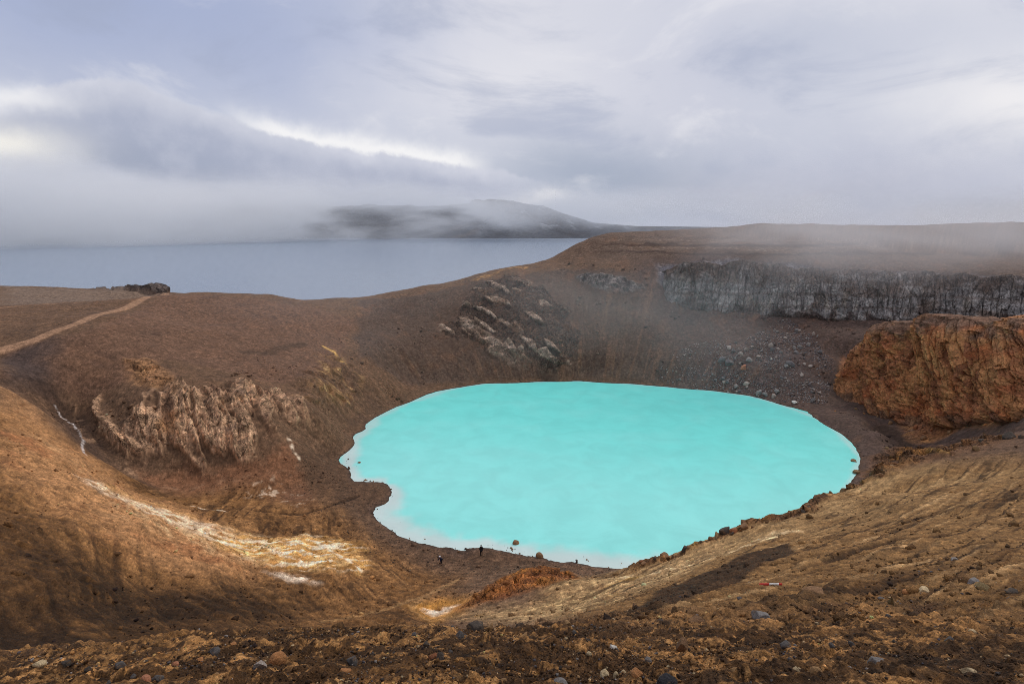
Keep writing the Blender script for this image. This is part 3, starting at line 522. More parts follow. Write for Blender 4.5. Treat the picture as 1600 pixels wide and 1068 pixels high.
for m, sd, amp, sc in ((yo, 110, .8, 3), (so, 115, 1.4, 3), (orr, 120, .42, 1.7), (ju, 125, 1.1, 2.8), (ledge, 130, .75, 2.6), (kn, 135, .9, 4), (lava, 140, .8, 2.5)):
    k = sub(m); x, y, z = X[k], Y[k], Zb[k]
    fa, fj, ID = facet(x/sc, y/sc, z/sc, sd, 1.0); fb, fk, _ = facet(x/sc*2.7, y/sc*2.7, z/sc*2.7, sd+3, .9)
    dn[k] += m[k]*amp*(.5*ridge3(x/(sc*2.2), y/(sc*2.2), z/(sc*3), 3, sd+1) + .9*fa - .2*(1-sm(0, .07, fj)) + .2)
    info[sd] = (k, ID)

dn += 1.9*zone('lava', .6, .5)*sm(-184, -158, X)*(1+.4*n_lava)
dn -= .45*stroke('creek', .9, .8)
rl = np.maximum.reduce([stroke('rill'+c, .6, .25)*sm(-.9, -.1, fbm2(X/2.5, Y/2.5, 3, 480)) for c in 'abcdefghi'])
dn -= .16*rl; dn -= .12*np.maximum(zone('hollow', .3, 0), zone('hollow2', .3, 0))
dn *= np.where(Zb < -.3, .15, 1)
P3 = np.stack([X, Y, Zb], 1) + Nn*dn[:, None]
Z = P3[:, 2]

# what the ground is made of (albedo) -------------------------------
n1 = fbm2(X/30, Y/30, 4, 200); n2 = fbm2(X/7, Y/7, 4, 201); n3 = fbm2(X/1.6, Y/1.6, 4, 202, .6); n4 = pn2(X/.35, Y/.35, 203); n5_ = fbm2(X/1.1 + 40, Y/1.1, 4, 219, .75)
nz = fbm3(X/5, Y/5, Zb/2, 4, 204)
C3 = np.empty((len(X), 3), f32); C3[:] = srgb(104, 80, 61)
def paint(m, c, top=1.0):
    m = np.clip(m, 0, 1)*top
    np.multiply(C3, (1-m)[:, None], out=C3); np.add(C3, m[:, None]*np.asarray(c, f32), out=C3)
far = sm(100, 130, rr)
paint(Zn['lefttop'], srgb(108, 82, 65)); paint(Zn['back'], srgb(88, 71, 60))
rightside = far*sm(40, 60, X+.0*Y)
paint(rightside, srgb(86, 70, 63))
paint(sm(232, 250, rr)*sm(10, 40, X), srgb(98, 80, 68))
paint(far*sm(.1, .5, n2)*.35, srgb(125, 92, 70)); paint(far*sm(.1, .5, -n2)*.35, srgb(70, 56, 48))
paint(wall*sm(.1, .7, rill)*.35, srgb(130, 98, 74)); paint(wall*sm(.1, .8, -rill)*.35, srgb(78, 58, 45))
paint(zone('plateau', 6, 2), srgb(118, 100, 86)); paint(zone('plateau', 6, 2)*sm(0, .4, n3), srgb(88, 74, 66), .7)
paint(zone('dark_tri', 3, 1), srgb(74, 61, 56), .95); paint(stroke('ravine_shade', .8, .8), srgb(70, 54, 45), .75)  # dark ground here deepened, the gully's shade painted into the colour
# strata in the upper far wall
zz = Zb + 1.0*n2
band = sm(.55, .8, np.sin(zz*2.1+.8*n1))*sm(25, 60, X)*sm(215, 225, rr)*sm(37.5, 40, zz)*(1-sm(44.5, 46, zz))
paint(band, srgb(62, 48, 42), .8)
band = sm(.6, .9, np.sin(zz*2.1+2.4+.8*n1))*sm(25, 60, X)*sm(215, 225, rr)*sm(38, 41, zz)*(1-sm(44, 46, zz))*sm(-.1, .4, n3)
paint(band, srgb(140, 124, 110), .7)
# pool shore and flat floor
paint(Zn['leftflat'], srgb(122, 86, 62)); paint(Zn['leftflat']*sm(.0, .5, n3+.4*n2), srgb(150, 116, 90), .6)
paint((1-sm(.6, 2.2, Zb+.8*n2))*above, srgb(84, 66, 54), .8)
paint(zone('beach', 2, .6), srgb(92, 70, 53)); paint(zone('beach', 2, .6)*sm(0, .6, n3), srgb(74, 57, 45), .8)
paint((1-sm(.05, .35, Zb+.12*n3)), srgb(88, 69, 57)); paint((1-sm(.03, .12, Zb+.05*n3))*sm(60, 70, rr), srgb(70, 56, 47), .8)
# left bowl
bw = bowl
paint(bw, srgb(120, 85, 50)); paint(bw*(1-sm(.0, .15, ted2))*sm(-.2, .3, n2), srgb(76, 52, 30), .6); paint(bw*sm(-.1, .5, bstk), srgb(158, 116, 74), .8); paint(bw*sm(.0, .5, -bstk), srgb(82, 56, 30), .75)
tl = sm(.72, .93, 1-2.4*np.abs(fbm2(lr/2.6 + .16*th*60, th*90/34 + .05*lr, 3, 490)))*sm(-.3, .2, n2+.3*n1)
paint(bw*tl, srgb(62, 42, 24), .75)
tl2 = sm(.75, .94, 1-2.4*np.abs(fbm2(th*90/1.7, lr/40, 3, 491)))*sm(-.2, .3, n2)
paint(wall*tl2, srgb(66, 50, 40), .55)
paint(zone('spur', 4, 1), srgb(176, 130, 88), .8); paint(zone('spur', 4, 1)*sm(.05, .5, bstk+.5*n3), srgb(120, 80, 46), .7)
paint(zone('spur', 4, 1)*sm(.1, .5, n2), srgb(150, 96, 60), .6)
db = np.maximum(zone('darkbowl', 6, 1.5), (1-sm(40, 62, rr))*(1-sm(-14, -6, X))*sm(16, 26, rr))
paint(db, srgb(46, 31, 17), .95); paint(db*sm(.08, .5, bstk + .6*n3), srgb(112, 78, 42), .6); paint(db*sm(.0, .4, -n3), srgb(48, 32, 18), .7)  # dark soil, with shade and vignette also painted into its colour
paint(stroke('spurorange', .9, 1.2)*sm(-.3, .3, n3+.5*n2), srgb(170, 112, 72), .65); paint(stroke('spurpale', .9, 1.2)*sm(-.3, .3, n3), srgb(192, 150, 106), .6)
sl_ = zone('spurlight', 3, 1.2)
paint(sl_*sm(-.15, .3, bstk+.5*n3), srgb(212, 174, 128), .8)
paint(stroke('ochre', .7, 1.2)*sm(-.5, .3, bstk+n3), srgb(196, 150, 96), .8)
dp = zone('deposit', 2.5, 1.0)
paint(dp, srgb(190, 140, 78), .9); paint(dp*sm(.0, .35, n2+.5*n3), srgb(196, 142, 52), .8)
wst = fbm2((X*.6-Y*.8)/1.0 + n3, (X*.8+Y*.6)/7, 4, 210)
paint(dp*sm(-.1, .25, n3 - .3*n2), srgb(226, 188, 128), .75); paint(dp*sm(.05, .3, wst), srgb(244, 226, 196), .95); paint(dp*sm(.1, .4, -wst)*sm(-.1, .3, n3), srgb(140, 98, 58), .7)
for nm, s, t in (('white1', 1.0, .62), ('white4', 1.0, .95), ('white5', 1.0, .95), ('white7', .9, .8), ('white8', .9, .8), ('white9', 1., .9), ('white10', 1., .7)):
    paint(stroke(nm, .8, 1.2)*sm(-.45, .1, n3+.6*wst), srgb(238, 216, 188), t)
paint(zone('white2', 1.0, .5)*sm(-.5, .1, n3), srgb(226, 204, 180), .95)
paint(zone('halo3', 2.0, .6), srgb(186, 132, 62), .9); paint(zone('white3', .8, .4)*sm(-.5, .0, n3), srgb(240, 222, 200), .95)
# near right flank
rm = rightmask
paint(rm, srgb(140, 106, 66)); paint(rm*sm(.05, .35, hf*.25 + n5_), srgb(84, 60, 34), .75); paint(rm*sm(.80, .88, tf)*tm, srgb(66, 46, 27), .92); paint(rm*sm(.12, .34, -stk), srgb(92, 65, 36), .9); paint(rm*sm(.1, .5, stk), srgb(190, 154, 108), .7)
low = (1-sm(14, 24, Zb + 3*n2))*rm
paint(low*sm(-.5, .3, n2), srgb(172, 142, 100), .6)
ol = zone('olive', 3, 1)
paint(ol, srgb(158, 128, 90), .9); paint(ol*sm(.05, .4, stk+.6*n3), srgb(204, 172, 122), .8); paint(ol*sm(.05, .4, -n3), srgb(122, 90, 58), .7); paint(ol*sm(.25, .5, n2), srgb(186, 142, 60), .5)
paint(stroke('palecrest', .9, 1.2)*sm(-.3, .3, stk+n3), srgb(226, 196, 150), .85)
mid = rm*sm(17, 20, rr)*(1-sm(24, 40, rr))*sm(6, 12, X)
paint(mid*sm(-.25, .3, -stk), srgb(92, 64, 34), .8)
tl3 = sm(.78, .95, 1-2.4*np.abs(fbm2(ac/2.0, al/34, 3, 492)))*sm(-.2, .25, fbm2(al/15, ac/5, 3, 493))
paint(rm*tl3, srgb(64, 45, 26), .85)
paint(rl, srgb(62, 43, 25), .92); paint(np.maximum(zone('hollow', .25, 0), zone('hollow2', .25, 0)), srgb(74, 52, 34), .9)
paint(zone('darkstreak', .3, .08)*sm(-1.2, -.4, n3), srgb(60, 43, 28), .95)
# foreground
fgc = 1-sm(11, 19, rr + 5*fbm2(X/5, Y/5, 2, 214))
paint(fgc, srgb(74, 52, 30)); 
crust = sm(.02, .20, fbm2(X/.5, Y/.5, 5, 215, .75) + .38*pn2(X/4, Y/4, 216) + .08*sm(0, 8, X) + .5*(b1-.22) + .02)
paint(fgc*crust, srgb(172, 126, 76), .88)
fine1 = fbm2(X/.16, Y/.16, 3, 218, .7)
paint(fgc*sm(.05, .3, fine1), srgb(66, 46, 28), .7); paint(fgc*crust*sm(.1, .35, -fine1), srgb(186, 144, 94), .6)
paint(fgc*sm(.1, .4, n3), srgb(108, 76, 42), .6); paint(zone('darkmud', .3, .1)*sm(-.5, .1, -fbm2(X/.6, Y/.6, 4, 481)), srgb(66, 47, 30), .85); paint(fgc*sm(.05, .5, n4)*.6, srgb(46, 32, 20), .6)
# path and road
paint(path*sm(-.8, .1, n3), srgb(160, 125, 84), .5); paint(road, srgb(156, 122, 96), .9); paint(stroke('road2', .5, .2), srgb(150, 116, 90), .8)
paint(stroke('darkband', .8, 1), srgb(74, 58, 46), .7)
# talus
tg = zone('talusgrey', 8, 2)
paint(tg*sm(-.2, .4, n2), srgb(92, 84, 84), .6)
# rocks
k, ID, JD = info['gc']; t = np.zeros(len(X), f32); t[k] = .6*ID+.4*JD
u = np.zeros(len(X), f32); u[k] = JD
paint(gc*sm(0, .06, steep-.1+.1*n2), srgb(112, 108, 112)); paint(gc*sm(.45, .8, t), srgb(150, 146, 148), .8); paint(gc*sm(.5, .1, t) if False else gc*(1-sm(.2, .45, t)), srgb(82, 78, 84), .8); paint(gc*sm(.2, .5, nz), srgb(120, 100, 88), .6)
k, fl, st, ID, JD = info['rc']
for arr, lo, hi, c, tp, sg in ((ID, .5, .9, (184, 130, 76), .6, 1), (ID, .0, .3, (150, 94, 62), .6, -1), (JD, .6, 1, (198, 146, 90), .3, 1), (st, .38, .5, (126, 82, 54), .5, 1), (fl, .2, .7, (190, 134, 80), .5, 1)):
    if arr is ID and sg == 1: paint(rc*0, srgb(176, 116, 74)); rc = rc*.7
    v = np.zeros(len(X), f32); v[k] = arr
    paint(rc*(sm(lo, hi, v) if sg > 0 else 1-sm(lo, hi, v)), srgb(*c), tp)
paint(rc*sm(0, .4, nz), srgb(160, 96, 64), .6); paint(Zn['rightrust']*rc*sm(-.3, .2, n2), srgb(84, 52, 36), .7)
k, cr, ID, sel = info['co']; v = np.zeros(len(X), f32); v[k] = sel
paint(co, srgb(88, 71, 60), .8); co_sel = co*v; paint(co*v, srgb(150, 128, 110), .9); paint(co*v*sm(-.1, .3, nz), srgb(186, 166, 148), .8); paint(stroke('tanridge', .8, 1.2)*sm(-.3, .3, n3+.5*n2), srgb(166, 126, 78), .85); paint(co*sm(.1, .5, n2), srgb(120, 90, 68), .5)
k, fin, sel = info['bl']; v = np.zeros(len(X), f32); v[k] = fin; bl = bl.copy(); bl[k] *= sel; bl_sel = bl
paint(bl, srgb(150, 116, 92)); paint(bl*sm(.0, .45, v+.6*nz), srgb(202, 164, 130), .85); paint(bl*sm(.1, .5, nz), srgb(112, 90, 80), .7); paint(bl*sm(.15, .5, n2), srgb(176, 126, 80), .5)
paint(kn, srgb(168, 124, 86), .9); paint(kn*sm(.1, .5, nz), srgb(204, 160, 112), .8)
yst = fbm2((X*.36+Y*.93)/1.6, (X*.93-Y*.36)/9 + .4*n2, 4, 212, .6)
paint(yo*sm(-.1, .4, .5*yst+n2+.5*n3), srgb(142, 108, 70), .6); paint(yo*sm(.15, .45, yst+.6*n3)*sm(-.1, .35, n2+.3*n3), srgb(196, 162, 114), .7); pass
paint(stroke('yellowline', .8, 1)*sm(-.4, .2, rill+n3), srgb(214, 172, 104), .9)
paint(so, srgb(120, 112, 108)); paint(so*sm(.1, .4, nz), srgb(160, 152, 146), .8)
paint(orr, srgb(146, 92, 48)); paint(orr*sm(.05, .4, nz), srgb(184, 122, 58), .8); paint(orr*sm(.1, .4, -nz), srgb(108, 58, 36), .8); paint(orr*sm(.42, .6, n3), srgb(206, 150, 130), .8)
for m in (ju, ledge):
    paint(m, srgb(118, 82, 52), .9); paint(m*sm(.0, .4, nz), srgb(158, 112, 62), .8); paint(m*sm(.1, .45, -nz), srgb(78, 54, 40), .8); paint(m*sm(.25, .5, n2+.3*n3), srgb(176, 136, 66), .7)
sv = stroke('stream', .7, .8)*sm(-.4, .1, n3+.3*n4)
paint(sv, srgb(206, 198, 194), .85)
crk = stroke('creek', .5, .8); paint(crk, srgb(52, 40, 33), .85)
paint(zone('whitefloor', 2, 1)*sm(.15, .4, n3+.4*n2), srgb(214, 190, 164), .8)
paint(lava, srgb(98, 88, 84), .9); paint(lava*sm(0, .4, nz), srgb(72, 64, 62), .8)
n5 = pn2(X/.8+3, Y/.8, 205); n6 = pn2(X/.17, Y/.17, 206)
C3 *= np.clip(np.exp((.15+.20*rough)*np.clip(hf, -2.3, 2.3)*(.6+.4*sm(4, 14, rr)) - .04 + .10*n5), .3, 2.4)[:, None]

C3 = np.clip(C3*np.array([1.13, 1.085, 1.05], f32), .004, .9)

# sheet into faces, one object per kind of ground --------------------
cls = np.zeros(len(X), np.int8)
kinds = ['ground', 'road', 'path', 'grey_cliff', 'rust_cliff', 'centre_outcrop', 'badlands', 'orange_ridge', 'small_outcrop', 'yellow_outcrop', 'ledge', 'beach', 'lava']
for i, m in ((11, zone('beach', 2, .6)*(1-path)), (1, road), (2, path), (10, np.maximum(ledge, ju)), (5, co), (6, np.maximum(bl, kn)), (7, orr), (8, so), (12, lava)):
    cls[m > .5] = i
idx = np.arange(NR*NA).reshape(NR, NA)
a = idx[:-1]; b = np.roll(idx, -1, 1)[:-1]; c = np.roll(idx, -1, 1)[1:]; d = idx[1:]
faces = np.stack([a, b, c, d], -1).reshape(-1, 4)
keep = (Zb[faces].max(1) > -1.5) | (rr[faces[:, 0]] > 280)
faces = faces[keep]; fc = cls[faces[:, 0]]

def grid_at(x, y):
    r = math.hypot(x, y); t = math.atan2(x, y)
    i = min(max(int(np.searchsorted(rad, r)), 1), NR-1); j = int(np.searchsorted(fine, t)); j = min(max(j, 1), len(fine)-1)
    r0, r1 = rad[i-1], rad[i]; fr = (r-r0)/(r1-r0); ft = (t-fine[j-1])/(fine[j]-fine[j-1])
    G = Z.reshape(NR, NA)
    return float((G[i-1, j-1]*(1-ft)+G[i-1, j]*ft)*(1-fr) + (G[i, j-1]*(1-ft)+G[i, j]*ft)*fr)

def mesh_from(name, V, Fq, tint=None, smooth=True):
    me = bpy.data.meshes.new(name)
    n, m = len(V), len(Fq); w = Fq.shape[1]
    me.vertices.add(n); me.vertices.foreach_set('co', np.ascontiguousarray(V, f32).ravel())
    me.loops.add(m*w); me.loops.foreach_set('vertex_index', np.ascontiguousarray(Fq, np.int32).ravel())
    me.polygons.add(m); me.polygons.foreach_set('loop_start', np.arange(0, m*w, w, dtype=np.int32))
    try: me.polygons.foreach_set('loop_total', np.full(m, w, np.int32))
    except Exception: pass
    if smooth: me.polygons.foreach_set('use_smooth', np.ones(m, bool))
    if tint is not None:
        at = me.attributes.new('tint', 'FLOAT_COLOR', 'POINT')
        at.data.foreach_set('color', np.concatenate([tint, np.ones((n, 1), f32)], 1).astype(f32).ravel())
    me.update(calc_edges=True); me.validate()
    return me

def link(name, me, mat=None, parent=None, **props):
    o = bpy.data.objects.new(name, me); COL.objects.link(o)
    if mat is not None and me is not None and not me.materials: me.materials.append(mat)
    if parent: o.parent = parent
    for k_, v_ in props.items(): o[k_] = v_
    return o

# ----------------------------------------------------------------- materials
class NT:
    def __init__(s, name, world=None):
        if world: s.m = world
        else: s.m = bpy.data.materials.new(name)
        s.m.use_nodes = True; s.t = s.m.node_tree; s.t.nodes.clear()
    def n(s, kind, **kw):
        nd = s.t.nodes.new(kind)
        for k_, v_ in kw.items(): setattr(nd, k_, v_)
        return nd
    def put(s, sock, v):
        if isinstance(v, bpy.types.NodeSocket): s.t.links.new(v, sock)
        elif v is not None: sock.default_value = v
    def math(s, op, a, b=None, c=None, clamp=False):
        nd = s.n('ShaderNodeMath', operation=op, use_clamp=clamp); s.put(nd.inputs[0], a); s.put(nd.inputs[1], b)
        if c is not None: s.put(nd.inputs[2], c)
        return nd.outputs[0]
    def mix(s, f, a, b, mode='MIX'):
        nd = s.n('ShaderNodeMix', data_type='RGBA', blend_type=mode); nd.clamp_factor = True
        s.put(nd.inputs[0], f); s.put(nd.inputs[6], a); s.put(nd.inputs[7], b)
        return nd.outputs[2]
    def noise(s, vec, scale, detail=4, rough=.55, dist=0, lac=2.0):
        nd = s.n('ShaderNodeTexNoise'); s.put(nd.inputs['Vector'], vec); s.put(nd.inputs['Scale'], scale)
        nd.inputs['Detail'].default_value = detail; nd.inputs['Roughness'].default_value = rough; nd.inputs['Distortion'].default_value = dist; nd.inputs['Lacunarity'].default_value = lac
        return nd
    def ramp(s, v, a, b, lo=0., hi=1.):
        nd = s.n('ShaderNodeMapRange'); nd.interpolation_type = 'SMOOTHSTEP'
        s.put(nd.inputs[0], v); s.put(nd.inputs[1], a); s.put(nd.inputs[2], b); s.put(nd.inputs[3], lo); s.put(nd.inputs[4], hi)
        return nd.outputs[0]
    def bump(s, h, dist, strength=1.0, normal=None):
        nd = s.n('ShaderNodeBump'); s.put(nd.inputs['Height'], h); nd.inputs['Distance'].default_value = dist; nd.inputs['Strength'].default_value = strength
        if normal is not None: s.put(nd.inputs['Normal'], normal)
        return nd.outputs[0]
    def principled(s, col, rough=.9, spec=.25, normal=None, **kw):
        nd = s.n('ShaderNodeBsdfPrincipled'); s.put(nd.inputs['Base Color'], col); s.put(nd.inputs['Roughness'], rough); s.put(nd.inputs['Specular IOR Level'], spec)
        if normal is not None: s.put(nd.inputs['Normal'], normal)
        for k_, v_ in kw.items(): s.put(nd.inputs[k_], v_)
        o = s.n('ShaderNodeOutputMaterial'); s.t.links.new(nd.outputs[0], o.inputs['Surface']); return nd
def rgba(c): return (float(c[0]), float(c[1]), float(c[2]), 1.0)

def soil_material(name, grain=1.0, bump=.05, spec=.2, rough=.92):
    t = NT(name); g = t.n('ShaderNodeNewGeometry'); pos = g.outputs['Position']
    at = t.n('ShaderNodeAttribute', attribute_name='tint', attribute_type='GEOMETRY').outputs['Color']
    a = t.noise(pos, 1.3*grain, 6, .65).outputs[0]; b = t.noise(pos, 9*grain, 5, .7).outputs[0]
    v = t.math('ADD', t.math('MULTIPLY', a, .55), t.math('MULTIPLY', b, .45))
    k_ = t.ramp(v, .34, .66, .62, 1.38)
    c_ = t.noise(pos, 46*grain, 4, .7).outputs[0]; k_ = t.math('MULTIPLY', k_, t.ramp(c_, .32, .68, .6, 1.4))
    vq = t.n('ShaderNodeTexVoronoi'); t.put(vq.inputs['Vector'], pos); vq.inputs['Scale'].default_value = 21*grain
    sq = t.n('ShaderNodeSeparateColor'); t.put(sq.inputs[0], vq.outputs['Color'])
    sp2 = t.math('MULTIPLY', t.ramp(vq.outputs['Distance'], .18, .36, 1, 0), t.math('GREATER_THAN', sq.outputs[0], .6))
    k_ = t.math('MULTIPLY', k_, t.math('ADD', 1, t.math('MULTIPLY', sp2, t.ramp(sq.outputs[1], .2, .8, -.5, .9))))
    vo = t.n('ShaderNodeTexVoronoi'); t.put(vo.inputs['Vector'], pos); vo.inputs['Scale'].default_value = 2.6*grain
    sc_ = t.n('ShaderNodeSeparateColor'); t.put(sc_.inputs[0], vo.outputs['Color'])
    spot = t.math('MULTIPLY', t.ramp(vo.outputs['Distance'], .16, .34, 1, 0), t.math('GREATER_THAN', sc_.outputs[0], .72))
    k_ = t.math('MULTIPLY', k_, t.math('ADD', 1, t.math('MULTIPLY', spot, t.ramp(sc_.outputs[1], .2, .8, -.45, .75))))
    cc = t.n('ShaderNodeCombineColor'); [t.put(cc.inputs[i], k_) for i in range(3)]
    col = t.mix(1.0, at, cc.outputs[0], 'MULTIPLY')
    nrm = t.bump(c_, bump*.5/grain, 1.0); nrm = t.bump(b, bump*1.2/grain, 1.0, nrm); nrm = t.bump(a, bump*6/grain, .8, nrm)
    t.principled(col, rough, spec, nrm)
    return t.m

M = {k_: soil_material(k_+'_soil') for k_ in ('ground',)}

def rock_face_material(name, stretch=(1, 1, .55), size=.42, amp=1.0, var=.22):
    # broken rock: nested joint patterns tilt every little block its own way
    t = NT(name); pos = t.n('ShaderNodeNewGeometry').outputs['Position']
    at = t.n('ShaderNodeAttribute', attribute_name='tint', attribute_type='GEOMETRY').outputs['Color']
    wn = t.noise(pos, .5, 3, .5); wv_ = t.n('ShaderNodeVectorMath', operation='MULTIPLY_ADD'); t.put(wv_.inputs[0], wn.outputs['Color']); wv_.inputs[1].default_value = (1.4, 1.4, 1.4); t.put(wv_.inputs[2], pos)
    mp = t.n('ShaderNodeMapping'); t.put(mp.inputs[0], wv_.outputs[0]); mp.inputs['Scale'].default_value = stretch
    nrm = None; tone = None
    for i, (s_, d_) in enumerate(((size, 1.3*amp), (size*2.6, .5*amp), (size*6.5, .16*amp))):
        v1 = t.n('ShaderNodeTexVoronoi'); v1.inputs['Scale'].default_value = s_; t.put(v1.inputs['Vector'], mp.outputs[0])
        v2 = t.n('ShaderNodeTexVoronoi', feature='DISTANCE_TO_EDGE'); v2.inputs['Scale'].default_value = s_; t.put(v2.inputs['Vector'], mp.outputs[0])
        # a tilted plane per block
        df = t.n('ShaderNodeVectorMath', operation='SUBTRACT'); t.put(df.inputs[0], mp.outputs[0]); t.put(df.inputs[1], v1.outputs['Position'])
        cs = t.n('ShaderNodeVectorMath', operation='SUBTRACT'); t.put(cs.inputs[0], v1.outputs['Color']); cs.inputs[1].default_value = (.5, .5, .5)
        dt = t.n('ShaderNodeVectorMath', operation='DOT_PRODUCT'); t.put(dt.inputs[0], df.outputs[0]); t.put(dt.inputs[1], cs.outputs[0])
        cr_ = t.ramp(v2.outputs['Distance'], 0, .07, 0, .35)
        h_ = t.math('ADD', t.math('MULTIPLY', dt.outputs['Value'], 2.2*s_), cr_)
        nrm = t.bump(h_, d_, 1.0, nrm)
        sc_ = t.n('ShaderNodeSeparateColor'); t.put(sc_.inputs[0], v1.outputs['Color'])
        tt = t.ramp(sc_.outputs[0], 0, 1, 1-var, 1+var); tone = tt if tone is None else t.math('MULTIPLY', tone, tt)
    a = t.noise(pos, 2.4, 6, .7).outputs[0]; tone = t.math('MULTIPLY', tone, t.ramp(a, .33, .67, .72, 1.28)); nrm = t.bump(a, .25, .8, nrm)
    cc = t.n('ShaderNodeCombineColor'); [t.put(cc.inputs[i], tone) for i in range(3)]
    t.principled(t.mix(1.0, at, cc.outputs[0], 'MULTIPLY'), .88, .25, nrm); return t.m
M['rock'] = rock_face_material('weathered_rock', amp=.7); M['grey_cliff'] = rock_face_material('jointed_basalt', (1, 1, .4), .27, .9, .2); M['rust_cliff'] = rock_face_material('layered_tuff', (.7, .7, .8), .26, .5, .14)

# ----------------------------------------------------------------- the two cliffs: standing faces built from foot line to brink
def resample(pts, n):
    p = np.array(pts, float); d = np.concatenate([[0], np.cumsum(np.hypot(*np.diff(p[:, :2], axis=0).T))])
    for _ in range(2):                                  # round the corners a little
        q = np.repeat(p, 2, 0)[1:-1]; q = np.empty((2*len(p)-2, 3)); q[0::2] = .75*p[:-1]+.25*p[1:]; q[1::2] = .25*p[:-1]+.75*p[1:]
        p = np.concatenate([p[:1], q, p[-1:]])
    d = np.concatenate([[0], np.cumsum(np.hypot(*np.diff(p[:, :2], axis=0).T))])
    u = np.linspace(0, d[-1], n); return np.stack([np.interp(u, d, p[:, i]) for i in range(3)], 1), d[-1]
def cliff(kd, base_pts, top_pts, ns, nv, cap, relief, colours):
    B, L = resample(base_pts, ns); T, _ = resample(top_pts, ns); B[:, 2] -= 1.5
    wob = lambda a_, sd: a_*fbm2(np.linspace(0, L, ns)/7, np.zeros(ns)+.3, 4, sd)
    T[:, 2] += wob(2.6, 670); B[:, 2] += wob(2.0, 671)
    tan = np.gradient(T[:, :2]+B[:, :2], axis=0); tan /= np.linalg.norm(tan, axis=1)[:, None]
    k_ = np.ones(41)/41; tan = np.stack([np.convolve(np.pad(tan[:, i], 20, 'edge'), k_, 'valid') for i in range(2)], 1); tan /= np.linalg.norm(tan, axis=1)[:, None]
    out = np.stack([-tan[:, 1], tan[:, 0]], 1)
    if (out*(-B[:, :2])).sum() < 0: out = -out          # faces the pool and the viewpoint
    s = np.linspace(0, L, ns)[:, None]; v = np.linspace(0, 1, nv)[None]
    S = np.repeat(s, nv, 1).astype(f32); Vv = np.repeat(v, ns, 0).astype(f32)
    P = B[:, None]*(1-v[..., None]) + T[:, None]*v[..., None]
    zz = P[..., 2].astype(f32)
    D, aux = relief(S, zz, Vv)
    edge = np.minimum(sm(0, 5, S), sm(0, 5, L-S))
    D = D*edge*sm(-.02, .10, Vv) - 2.2*(1-edge) ; D = D*(1-.5*sm(.92, 1, Vv))
    P[..., :2] += out[:, None]*D[..., None]
    rows = [P]; auxr = [aux]
    capn = 14
    for i in range(1, capn+1):                          # the brink rolls back into the slope above
        f = i/capn; q = P[:, -1:].copy(); q[..., :2] -= out[:, None]*(cap*f**1.3); q[..., 2] += (.35*fbm2(S[:, -1:]/2+7, S[:, -1:]*0+i*.4, 3, 611)*(1-f) - .2*f - 2.5*sm(.55, 1, np.array([f]))[0]); rows.append(q)
    V = np.concatenate(rows, 1); n2_ = V.shape[1]
    Sx = np.repeat(s, n2_, 1).astype(f32); Vx = np.concatenate([Vv, np.ones((ns, capn), f32)], 1)
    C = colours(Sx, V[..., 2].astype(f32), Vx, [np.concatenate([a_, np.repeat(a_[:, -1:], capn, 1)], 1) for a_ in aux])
    gi_ = np.arange(ns*n2_).reshape(ns, n2_)
    fq = np.stack([gi_[:-1, :-1], gi_[1:, :-1], gi_[1:, 1:], gi_[:-1, 1:]], -1).reshape(-1, 4)
    c0 = V.reshape(-1, 3)[fq[0]]; 
    fn = np.cross(V[ns//2+1, nv//2]-V[ns//2, nv//2], V[ns//2, nv//2+1]-V[ns//2, nv//2])
    if fn[:2]@out[ns//2] < 0: fq = fq[:, ::-1].copy()
    nm, lb, ct = LABEL[kd]
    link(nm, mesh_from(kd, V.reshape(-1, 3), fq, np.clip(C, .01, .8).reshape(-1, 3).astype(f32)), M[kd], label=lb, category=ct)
def mixc(C, m, c, top=1.0):
    m = (np.clip(m, 0, 1)*top)[..., None]; C *= 1-m; C += m*srgb(*c)
def flat2(fn, *a):
    sh = a[0].shape; r_ = fn(*[q.ravel() for q in a])
    return tuple(x_.reshape(sh) for x_ in r_) if isinstance(r_, tuple) else r_.reshape(sh)
def rust_relief(S, z, v):
    sl = S + .55*z + 1.2*fbm2(S/9, z/9, 3, 620)
    but = 1-2*np.abs(pn2(sl/11, z/40, 621)); but2 = 1-2*np.abs(pn2(sl/4.6+3, z/22, 622))
    fa, fj, ID = flat2(lambda a, b: facet(a/4.2, b/8.5, a*0, 623, 1.0), sl, z)
    fb, fk, JD = flat2(lambda a, b: facet(a/1.7, b/1.5, a*0, 624, .9), sl+2*z*0, z)
    crack = np.minimum(np.abs(pn2(sl/5.2, z/26, 625)), 1.3*np.abs(pn2(sl/3.1+9, z/15, 626)))
    gap = 1-sm(0, .085, crack)
    lay = z*.78 + .05*S + 1.1*fbm2(S/12, z/7, 3, 627); lf = lay-np.floor(lay); shelf = (lf**1.6)*(1-sm(.93, 1, lf))
    strat = sm(-.25, .3, pn2(S/26, z/16, 628) + .6*(v-.45))
    cave = sm(.28, .5, pn2(S/5.5+2, z/4.5, 629))*sm(.35, .1, v) if False else sm(.22, .45, pn2(S/5.5+2, z/4.5, 629))*(1-sm(.2, .42, v))*sm(45, 60, S)
    D = 1.6 + 1.7*but + .7*but2 + 1.0*fa - 1.5*gap + (.75*shelf*strat) + .38*fb*(.4+strat) - .15*(1-sm(0, .1, fk)) - 1.9*cave + .22*fbm2(S/1.2, z/.9, 4, 630, .65) - 1.2*sm(.75, 1, v)**2
    return D.astype(f32), [ID, JD, gap, lf*strat]
